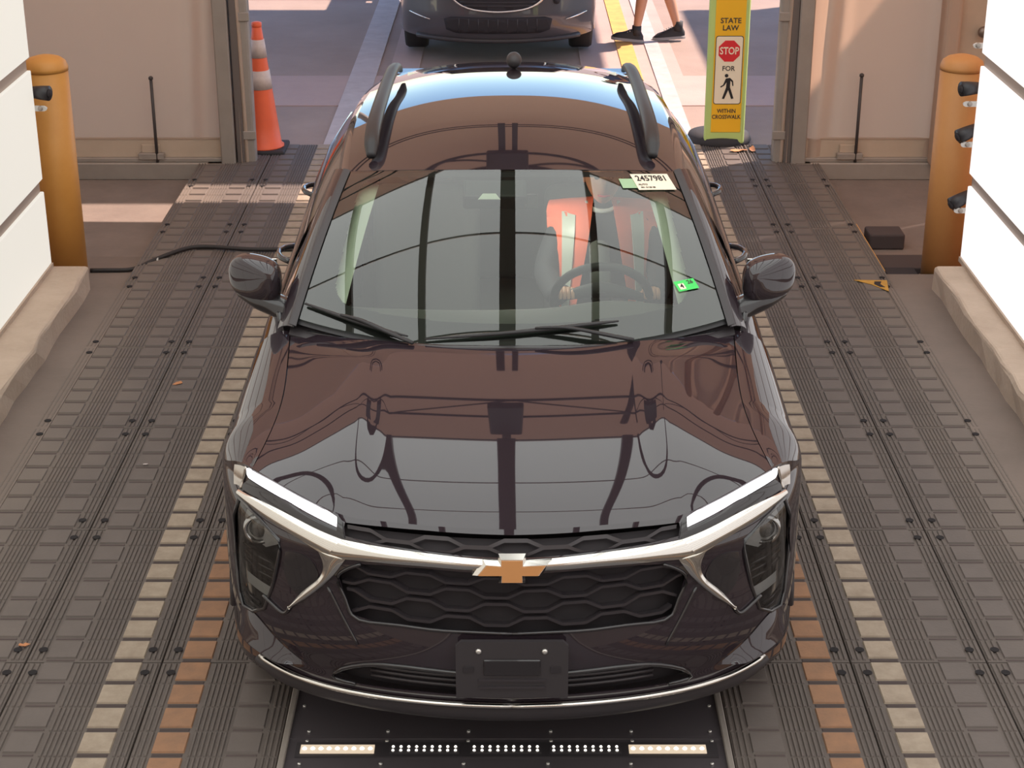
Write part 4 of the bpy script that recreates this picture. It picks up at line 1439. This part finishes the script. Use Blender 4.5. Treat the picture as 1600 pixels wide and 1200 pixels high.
dl.shape = 'RECTANGLE'
dl.size, dl.size_y = .13, .09
dl.energy = 3.2
dl.color = (1.0, .96, .88)
dlo = bpy.data.objects.new('cabin_fill_light', dl)
C.objects.link(dlo)
dlo.location = (0, N + 2.17, 1.383)
# steering wheel
swc, swr = Vector((.345, N + 1.83, .965)), .185
sw_n = Matrix.Rotation(R(-62), 3, 'X')
pts = [swc + sw_n @ Vector((swr * math.cos(a), swr * math.sin(a), 0)) for a in np.linspace(0, 2 * math.pi, 41)]
sw = tube('steering_wheel', pts, .017, 'wheel_black', car, 10)
tube('wheel_spoke', [swc + sw_n @ Vector((-swr, 0, 0)), swc + sw_n @ Vector((0, -.02, .03)), swc + sw_n @ Vector((swr, 0, 0))], [.014, .035, .014], 'wheel_black', sw, 8, 4)
tube('steering_column', [swc, swc + sw_n @ Vector((0, 0, .28))], .04, 'dash', sw, 10)
# mirror and sensor housing behind glass
bm = bmesh.new()
bm_box(bm, -.165, .075, -.05, .05, -.035, .035, .012, 2)
bmesh.ops.rotate(bm, verts=bm.verts, matrix=Matrix.Rotation(R(26), 3, 'X'), cent=(0, 0, 0))
bmesh.ops.translate(bm, verts=bm.verts, vec=(-.02, N + 1.83, 1.385))
sh = fin('sensor_housing', bm, 'wheel_black', car)
box('rear_view_mirror', -.14, .10, N + 1.94, N + 1.965, 1.29, 1.35, 'dash', car, .01, 2)
p0 = ws(.06, .80)
plate('camera_window', [(-.042, -.02), (.042, -.02), (.02, .02), (-.02, .02)], 'trim_grey', sh, (-.085, N + 1.775, 1.395), (1, 0, 0), (0, .9, .43), .002)

# stickers on the glass ------------------------------------------------
def ws_frame(x, t, off=.002):
    c = abs(x) / (.768 - .133 * t)
    e = .01
    p = ws(c, t); px = ws(c + e, t) - p; pt = ws(c, t + e) - p
    ux, ut = Vector(px).normalized(), Vector(pt).normalized()
    n = ux.cross(ut).normalized()
    if n.y > 0: n = -n
    ut = n.cross(ux).normalized()
    return Vector(p) + n * off, ux, ut, n
o_, ux, uy, n_ = ws_frame(.535, .905, .004)
SW_, SH_ = .158, .100
st = plate('auction_sticker', [(-SW_ / 2, -SH_ / 2), (SW_ / 2, -SH_ / 2), (SW_ / 2, SH_ / 2), (-SW_ / 2, SH_ / 2)], 'paper', car, o_, ux, uy, .001)
text('number', '2457981', .047, 'ink', st, o_ + uy * .020 + n_ * .002, ux, uy, .0006, xscale=.80)
text('small_print', 'AUTO', .014, 'ink_brown', st, o_ - uy * .018 - ux * .05 + n_ * .002, ux, uy, .0006)
text('small_print', '001 5128 08', .012, 'ink_brown', st, o_ - uy * .036 - ux * .035 + n_ * .002, ux, uy, .0006)
o2_, ux2, uy2, n2_ = ws_frame(.438, .898, .003)
plate('green_tag', [(-.03, -.03), (.04, -.03), (.04, .028), (-.03, .028)], 'pale_green', car, o2_, ux2, uy2, .001)
o_, ux, uy, n_ = ws_frame(.622, .225, .004)
gs = plate('inspection_sticker', [(-.042, -.024), (.042, -.024), (.042, .024), (-.042, .024)], 'green_st', car, o_, ux, uy, .001)
plate('month_box', [(-.032, -.017), (-.008, -.017), (-.008, .010), (-.032, .010)], 'paper', gs, o_ + n_ * .0012, ux, uy, .0005)
text('month', '4', .028, 'ink', gs, o_ - ux * .020 - uy * .003 + n_ * .0025, ux, uy, .0005)
text('year', '26', .024, 'ink_brown', gs, o_ + ux * .020 + uy * .010 + n_ * .002, ux, uy, .0005)

# driver ---------------------------------------------------------------
dr = thing('person', 'driver in dark shirt and orange safety vest holding the steering wheel', 'person', (.37, N + 2.35, .62))
X0, Y0 = .375, N
V = [(X0, Y0 + 2.40, .66, (.15, .12)), (X0, Y0 + 2.45, .82, (.15, .115)), (X0, Y0 + 2.47, .98, (.165, .115)), (X0, Y0 + 2.48, 1.10, (.12, .085)),
     (X0, Y0 + 2.46, 1.17, .055),
     (X0 - .165, Y0 + 2.46, 1.075, .072), (X0 - .24, Y0 + 2.33, .90, .056), (X0 - .20, Y0 + 2.08, .885, .046), (X0 - .165, Y0 + 1.92, .965, .032),
     (X0 + .165, Y0 + 2.46, 1.075, .072), (X0 + .24, Y0 + 2.33, .90, .056), (X0 + .21, Y0 + 2.08, .885, .046), (X0 + .165, Y0 + 1.92, .965, .032),
     (X0 - .10, Y0 + 2.22, .62, .085), (X0 - .11, Y0 + 1.95, .66, .07), (X0 + .10, Y0 + 2.22, .62, .085), (X0 + .11, Y0 + 1.95, .66, .07)]
Ed = [(0, 1), (1, 2), (2, 3), (3, 4), (3, 5), (5, 6), (6, 7), (7, 8), (3, 9), (9, 10), (10, 11), (11, 12), (0, 13), (13, 14), (0, 15), (15, 16)]
skin('body', V, Ed, 'shirt', dr, 2)
# head with nose, jaw; ears, eyes
hc = Vector((X0, Y0 + 2.43, 1.285))
b1 = bmesh.new()
bmesh.ops.create_uvsphere(b1, u_segments=28, v_segments=20, radius=1)
for v in b1.verts:
    p = v.co.copy()
    q = Vector((p.x * .075, p.y * .095, p.z * .115))
    if p.z < 0:
        q.x *= 1 - .28 * (-p.z) ** 1.5
        q.y *= 1 - .10 * (-p.z)
    if p.y < -.7 and abs(p.x) < .22 and -.35 < p.z < .15:
        q.y -= .020 * (1 - abs(p.x) / .22) * (1 - abs(p.z + .15) / .3)
    if p.y < -.6 and .1 < p.z < .28 and .15 < abs(p.x) < .55:
        q.y += .008
    v.co = hc + q
hd = fin('head', b1, 'skin', dr, True)
for sg in (1, -1):
    b1 = bmesh.new()
    bmesh.ops.create_uvsphere(b1, u_segments=10, v_segments=8, radius=.011, matrix=Matrix.Translation(hc + Vector((sg * .030, -.078, .018))))
    fin('eye', b1, 'ink', hd, True)
    b1 = bmesh.new()
    bmesh.ops.create_uvsphere(b1, u_segments=10, v_segments=8, radius=.03, matrix=Matrix.Translation(hc + Vector((sg * .076, .012, .0))) @ Matrix.Diagonal((.3, .6, 1, 1)))
    fin('ear', b1, 'skin', hd, True)
tube('mouth', [hc + Vector((-.024, -.083, -.058)), hc + Vector((0, -.090, -.060)), hc + Vector((.024, -.083, -.058))], .004, 'sign_red', hd, 6, 3)
b1 = bmesh.new()
bmesh.ops.create_uvsphere(b1, u_segments=24, v_segments=16, radius=1)
bmesh.ops.delete(b1, geom=[v for v in b1.verts if v.co.z < .25 and v.co.y < .1 or v.co.z < -.3], context='VERTS')
for v in b1.verts:
    v.co = hc + Vector((v.co.x * .081, v.co.y * .101 + .004, v.co.z * .122 + .004))
fin('hair', b1, 'hair', hd, True)
# hands with five fingers on the rim
for sg in (1, -1):
    hx = X0 + sg * .165
    w0 = Vector((hx, Y0 + 1.93, .96))
    V = [(w0.x, w0.y, w0.z, .026), (hx - sg * .005, Y0 + 1.885, .985, (.034, .018))]
    Ed = [(0, 1)]
    for k in range(4):
        bx_ = hx + sg * (.024 - .016 * k)
        i0 = len(V)
        V += [(bx_, Y0 + 1.85, 1.0, .0095), (bx_, Y0 + 1.822, .992, .009), (bx_, Y0 + 1.815, .968, .008)]
        Ed += [(1, i0), (i0, i0 + 1), (i0 + 1, i0 + 2)]
    i0 = len(V)
    V += [(hx - sg * .035, Y0 + 1.885, .975, .0105), (hx - sg * .05, Y0 + 1.86, .96, .009)]
    Ed += [(1, i0), (i0, i0 + 1)]
    skin('hand', V, Ed, 'skin', dr, 1)
# vest: two front panels with reflective tape, wrapped over the shoulders
def torso_front(x, z):
    """front depth of chest at lateral x (from centre) and height z"""
    a = float(np.interp(z, [.70, .85, 1.0, 1.08, 1.15], [.20, .215, .225, .21, .12]))
    d_ = float(np.interp(z, [.70, .85, 1.0, 1.08, 1.15], [.155, .15, .145, .125, .06]))
    k = max(0, 1 - (x / a) ** 2)
    return Y0 + float(np.interp(z, [.7, 1.1], [2.40, 2.475])) - d_ * math.sqrt(k)
def vest_strip(name, xt, xb, wt, wb, m, off, z1=1.13, z0=.74):
    G = []
    for k in np.linspace(0, 1, 16):
        z = z1 + (z0 - z1) * k
        cx_ = xt + (xb - xt) * k
        w_ = wt + (wb - wt) * k
        G.append([(X0 + cx_ + w_ * a, torso_front(cx_ + w_ * a, z) - off, z) for a in np.linspace(-.5, .5, 7)])
    return grid(name, G, m, vst, False, .004)
vst = None
for sg in (1, -1):
    vst = dr
    vp = vest_strip('vest_panel', sg * .140, sg * .155, .185, .075, 'vest', .030)
    vst = vp
    vest_strip('vest_tape', sg * .140, sg * .155, .055, .026, 'silver_tape', .038)
    yf_ = [torso_front(sg * .14 + q * .185, 1.13) - .030 for q in np.linspace(-.5, .5, 7)]
    G = []
    for k in np.linspace(0, 1, 8):
        G.append([(X0 + sg * (.14 - .02 * k) + .185 * q, yf_[i] + (Y0 + 2.56 - yf_[i]) * k, 1.13 + (.055 - .03 * abs(sg * (.14 + .185 * q * sg) - 0) / .23) * math.sin(math.pi * (.10 + .7 * k)) - .0 * k) for i, q in enumerate(np.linspace(-.5, .5, 7))])
    for i in range(7):
        G[0][i] = (G[0][i][0], yf_[i], 1.13)
    grid('vest_shoulder', G, 'vest', vp, False, .004)
tube('collar', [(X0 + .065 * math.cos(a), Y0 + 2.455 - .06 * math.sin(a), 1.165 - .02 * math.sin(a)) for a in np.linspace(0, math.pi, 12)], .011, 'collar', dr, 8)

# ================================================================== CAR BEHIND
N2 = 14.78
X2 = -.12
c2 = thing('suv_car', 'grey SUV waiting in the drive behind the black car', 'car', (X2, N2 + 2, -.014))
H2 = .86
def F2(x, z):
    xx = min(abs(x), H2 - .0005)
    b = .62 * (1 - (1 - (xx / H2) ** 2) ** .40)
    return b + float(np.interp(z, [.17, .22, .30, .42, .55, .7, .85, .95], [.12, .05, .015, .0, .01, .02, .05, .14]))
def S2(x, z, off=0.0):
    e = .004
    dx = (F2(x + e, z) - F2(x - e, z)) / (2 * e)
    n = Vector((dx, -1, .1)).normalized()
    return (X2 + x + n.x * off, N2 + F2(x, z) + n.y * off, z)
xs2 = [H2 * math.sin(math.pi / 2 * k / 40) for k in range(-40, 41)]
def arch2(s):
    d_ = abs(s - .86)
    return .33 + math.sqrt(.37 ** 2 - d_ ** 2) if d_ < .37 else 0
def low2(x):
    b = .62 * (1 - (1 - (min(abs(x), H2 - .0005) / H2) ** 2) ** .40)
    return max(.20 + .03 * (abs(x) / H2) ** 2, arch2(b))
G = [[S2(x, low2(x) + (.95 - low2(x)) * b / 24) for x in xs2] for b in range(25)]
grid('front_bumper', G, 'grey_paint', c2)
G = [[(X2 + x * H2, N2 + .14 + .45 * abs(x) ** 2.5 * (1 - t) + t * 1.05, .95 + .12 * t - .06 * abs(x) ** 3) for x in np.linspace(-1, 1, 25)] for t in np.linspace(0, 1, 12)]
grid('hood', G, 'grey_paint', c2)
G = [[(X2 + x * (.72 - .12 * t), N2 + 1.1 + .2 * abs(x) ** 2 + t * .75, 1.06 + .52 * t - .04 * x * x) for x in np.linspace(-1, 1, 21)] for t in np.linspace(0, 1, 10)]
grid('windshield', G, 'darkglass', c2)
G = [[(X2 + x * .62, N2 + 1.85 + .2 * x * x * (1 - t) + t * 1.9, 1.58 + .05 * math.sin(math.pi * t) - .05 * x * x - .06 * t) for x in np.linspace(-1, 1, 17)] for t in np.linspace(0, 1, 14)]
grid('roof', G, 'grey_paint', c2)
for sg in (1, -1):
    G = []
    for s in np.linspace(.60, 4.2, 50):
        zl = max(.24, arch2(s), arch2(s - 2.6))
        wv = float(np.interp(s, [.6, 1.2, 3.8, 4.2], [.86, .87, .86, .78]))
        G.append([(X2 + sg * (wv - .02 * max(0, (z_ - .8)) * 5), N2 + s, z_) for z_ in np.linspace(zl, 1.0, 8)])
    grid('side_panel', G, 'grey_paint', c2)
    G = [[(X2 + sg * (.80 - .17 * k), N2 + 1.25 + s * (1 - .0 * k) + .6 * k * (1 - s / 2.8), 1.0 + .53 * k) for k in np.linspace(0, 1, 6)] for s in np.linspace(0, 2.8, 14)]
    grid('side_window', G, 'darkglass', c2)
    for s in (.86, 3.46):
        wheel(c2, X2 + sg * .735, N2 + s, .335, .21, sg)
G = [[(X2 + x * .78, N2 + 4.2 - .35 * max(0, (z - 1.0)) / .53, z) for x in np.linspace(-1 if z < 1.01 else -.78, 1 if z < 1.01 else .78, 9)] for z in np.linspace(.25, 1.53, 10)]
grid('tailgate', G, 'grey_paint', c2)
# grille shield with chrome vee, intake, lamp slits
def poly2(name, poly, m, off, parent=c2):
    bm = bmesh.new()
    vs = [bm.verts.new((a, 0, b)) for a, b in poly]
    bm.faces.new(vs)
    bmesh.ops.triangulate(bm, faces=bm.faces)
    for _ in range(3):
        bmesh.ops.subdivide_edges(bm, edges=[e for e in bm.edges if e.calc_length() > .05], cuts=1)
        bmesh.ops.triangulate(bm, faces=bm.faces)
    for v in bm.verts:
        v.co = Vector(S2(v.co.x, v.co.z, off))
    bmesh.ops.recalc_face_normals(bm, faces=bm.faces)
    o = fin(name, bm, m, parent, True)
    md = o.modifiers.new('thick', 'SOLIDIFY')
    md.thickness = .008
    return o
vee = [(-.42, .86), (-.40, .60), (-.30, .515), (-.10, .475), (0, .47), (.10, .475), (.30, .515), (.40, .60), (.42, .86)]
gp = poly2('grille', vee, 'deep', .006)
for z in (.52, .55, .58, .61, .64, .67, .70, .73, .76):
    xm = float(np.interp(z, [.515, .60, .86], [.28, .38, .41]))
    tube('grille_bar', [S2(x, z, .014) for x in np.linspace(-xm, xm, 13)], .006, 'grille', gp, 6)
tube('grille_chrome', [S2(a, b, .012) for a, b in vee], .012, 'chrome_dark', c2, 8, 4)
ip = poly2('lower_intake', [(-.46, .40), (-.44, .31), (-.36, .285), (.36, .285), (.44, .31), (.46, .40), (.40, .42), (-.40, .42)], 'deep', .006)
for x in np.linspace(-.33, .33, 9):
    tube('intake_slat', [S2(x, .295, .012), S2(x, .41, .012)], .005, 'grille', ip, 6)
for sg in (1, -1):
    tube('chrome_slit', [S2(sg * .58, .385, .008), S2(sg * .68, .41, .008), S2(sg * .76, .43, .008)], [.004, .009, .005], 'chrome', c2, 6, 3)
    poly2('headlamp', [(sg * .45, .80), (sg * .45, .72), (sg * .78, .78), (sg * .79, .84)], 'darkglass', .006)
tube('tow_cover', [S2(.50, .55, .004), S2(.50, .55, .012)], .03, 'deep', c2, 16)
box('underbody', X2 - .65, X2 + .65, N2 + .4, N2 + 4.0, .18, .5, 'deep', c2)
fs = [S2(x, low2(x) + .01, .004) for x in np.linspace(-.70, .70, 31)]
tube('chin_trim', fs, .022, 'plastic', c2, 8)

# ================================================================== WALKING PERSON
px0, py0, gz0 = 1.30, 15.95, -.012
wk = thing('person', 'person with bare shins and dark sneakers walking left outside the tent', 'person', (px0, py0, gz0))
hip = .93
V = [(px0, py0, hip, (.15, .11)), (px0, py0, hip + .22, (.14, .10)), (px0 - .02, py0, hip + .42, (.17, .11)), (px0 - .03, py0, hip + .53, .06),
     (px0 - .05, py0, hip + .66, .095), (px0 - .05, py0, hip + .76, .085),
     (px0 - .06, py0 - .09, hip - .10, .085), (px0 - .10, py0 - .09, .50, .058), (px0 - .12, py0 - .09, .36, .056), (px0 - .155, py0 - .09, .13, .036), (px0 - .16, py0 - .09, .07, .038),
     (px0 + .06, py0 + .09, hip - .10, .085), (px0 + .10, py0 + .05, .50, .058), (px0 + .15, py0 + .03, .36, .056), (px0 + .22, py0 + .02, .13, .036), (px0 + .23, py0 + .02, .07, .038),
     (px0 - .02, py0 - .20, hip + .40, .055), (px0 + .06, py0 - .25, hip + .16, .042), (px0 - .06, py0 - .24, hip - .04, .033),
     (px0 - .02, py0 + .20, hip + .40, .055), (px0 - .10, py0 + .24, hip + .16, .042), (px0 - .28, py0 + .22, hip + .02, .033)]
Ed = [(0, 1), (1, 2), (2, 3), (3, 4), (4, 5), (0, 6), (6, 7), (7, 8), (8, 9), (9, 10), (0, 11), (11, 12), (12, 13), (13, 14), (14, 15), (2, 16), (16, 17), (17, 18), (2, 19), (19, 20), (20, 21)]
skin('body', V, Ed, 'skin', wk, 2)
# hands
for (hx, hy, hz_) in ((px0 - .07, py0 - .24, hip - .07), (px0 - .31, py0 + .22, hip)):
    V = [(hx, hy, hz_, .03), (hx - .02, hy, hz_ - .06, (.02, .036))]
    Ed = [(0, 1)]
    for k in range(4):
        i0 = len(V)
        V += [(hx - .03, hy - .026 + .017 * k, hz_ - .10, .009), (hx - .045, hy - .026 + .017 * k, hz_ - .13 - .006 * (k in (1, 2)), .008)]
        Ed += [(1, i0), (i0, i0 + 1)]
    i0 = len(V)
    V += [(hx - .045, hy - .035, hz_ - .05, .01), (hx - .06, hy - .04, hz_ - .08, .009)]
    Ed += [(1, i0), (i0, i0 + 1)]
    skin('hand', V, Ed, 'skin', wk, 1)
# clothes
def ringloft(name, rings, m, parent, n=24):
    G = [[(cx_ + rx * math.cos(a), cy_ + ry * math.sin(a), z) for a in np.linspace(0, 2 * math.pi, n + 1)] for (cx_, cy_, z, rx, ry) in rings]
    return grid(name, G, m, parent, False, .004)
ringloft('shirt', [(px0, py0, hip - .06, .185, .165), (px0, py0, hip + .1, .175, .155), (px0 - .01, py0, hip + .3, .19, .19), (px0 - .02, py0, hip + .42, .17, .21), (px0 - .03, py0, hip + .50, .09, .10)], 'polo', wk)
ringloft('shorts', [(px0, py0, hip + .02, .185, .165), (px0, py0, hip - .15, .20, .19), (px0, py0, hip - .22, .21, .20)], 'shorts', wk)
for (lx, ly, kx) in ((px0 - .075, py0 - .09, px0 - .10), (px0 + .075, py0 + .075, px0 + .10)):
    ringloft('shorts_leg', [(lx, ly, hip - .16, .12, .11), (kx, ly, .56, .105, .10)], 'shorts', wk)
b1 = bmesh.new()
bmesh.ops.create_uvsphere(b1, u_segments=20, v_segments=14, radius=1)
bmesh.ops.delete(b1, geom=[v for v in b1.verts if v.co.z < .1 and v.co.x < .2 or v.co.z < -.4], context='VERTS')
for v in b1.verts:
    v.co = Vector((px0 - .05 + v.co.x * .125, py0 + v.co.y * .112, hip + .73 + v.co.z * .135))
fin('hair', b1, 'hair', wk, True)
# shoes: toes to the left
def shoe(ax, ay, heel_up, toe_up):
    L_ = .29
    G = []
    for u in np.linspace(0, 1, 15):
        hw = float(np.interp(u, [0, .08, .3, .55, .8, .95, 1], [.018, .032, .036, .042, .047, .034, .012]))
        ht = float(np.interp(u, [0, .08, .25, .42, .6, .85, 1], [.06, .105, .120, .108, .082, .062, .030]))
        x = ax + .065 - L_ * u
        lift = heel_up * (1 - u) + toe_up * u
        G.append([(x, ay + hw * math.cos(a), gz0 + lift + .024 + max(0, ht - .024) * math.sin(a)) for a in np.linspace(0, math.pi, 11)])
    sh_ = grid('shoe', G, 'shoe', wk)
    G = []
    for u in np.linspace(0, 1, 15):
        hw = float(np.interp(u, [0, .08, .3, .55, .8, .95, 1], [.022, .036, .040, .045, .050, .037, .015]))
        x = ax + .070 - (L_ + .01) * u
        lift = heel_up * (1 - u) + toe_up * u
        G.append([(x, ay - hw, gz0 + lift), (x, ay - hw, gz0 + lift + .026), (x, ay + hw, gz0 + lift + .026), (x, ay + hw, gz0 + lift)])
    grid('sole', G, 'sole', sh_)
    tube('sock', [(ax, ay, gz0 + heel_up + .07), (ax + .004, ay, gz0 + heel_up + .155)], [.045, .043], 'shoe', sh_, 14)
    for k in range(4):
        tube('lace', [(ax - .06 - .022 * k, ay - .025, gz0 + .107 - .009 * k + heel_up * .5), (ax - .06 - .022 * k, ay, gz0 + .115 - .009 * k + heel_up * .5), (ax - .06 - .022 * k, ay + .025, gz0 + .107 - .009 * k + heel_up * .5)], .004, 'collar', sh_, 5)
shoe(px0 - .16, py0 - .09, .0, .035)
shoe(px0 + .23, py0 + .02, .02, .0)

for o in list(bpy.data.objects):
    if 'base' in o.keys():
        del o['base']
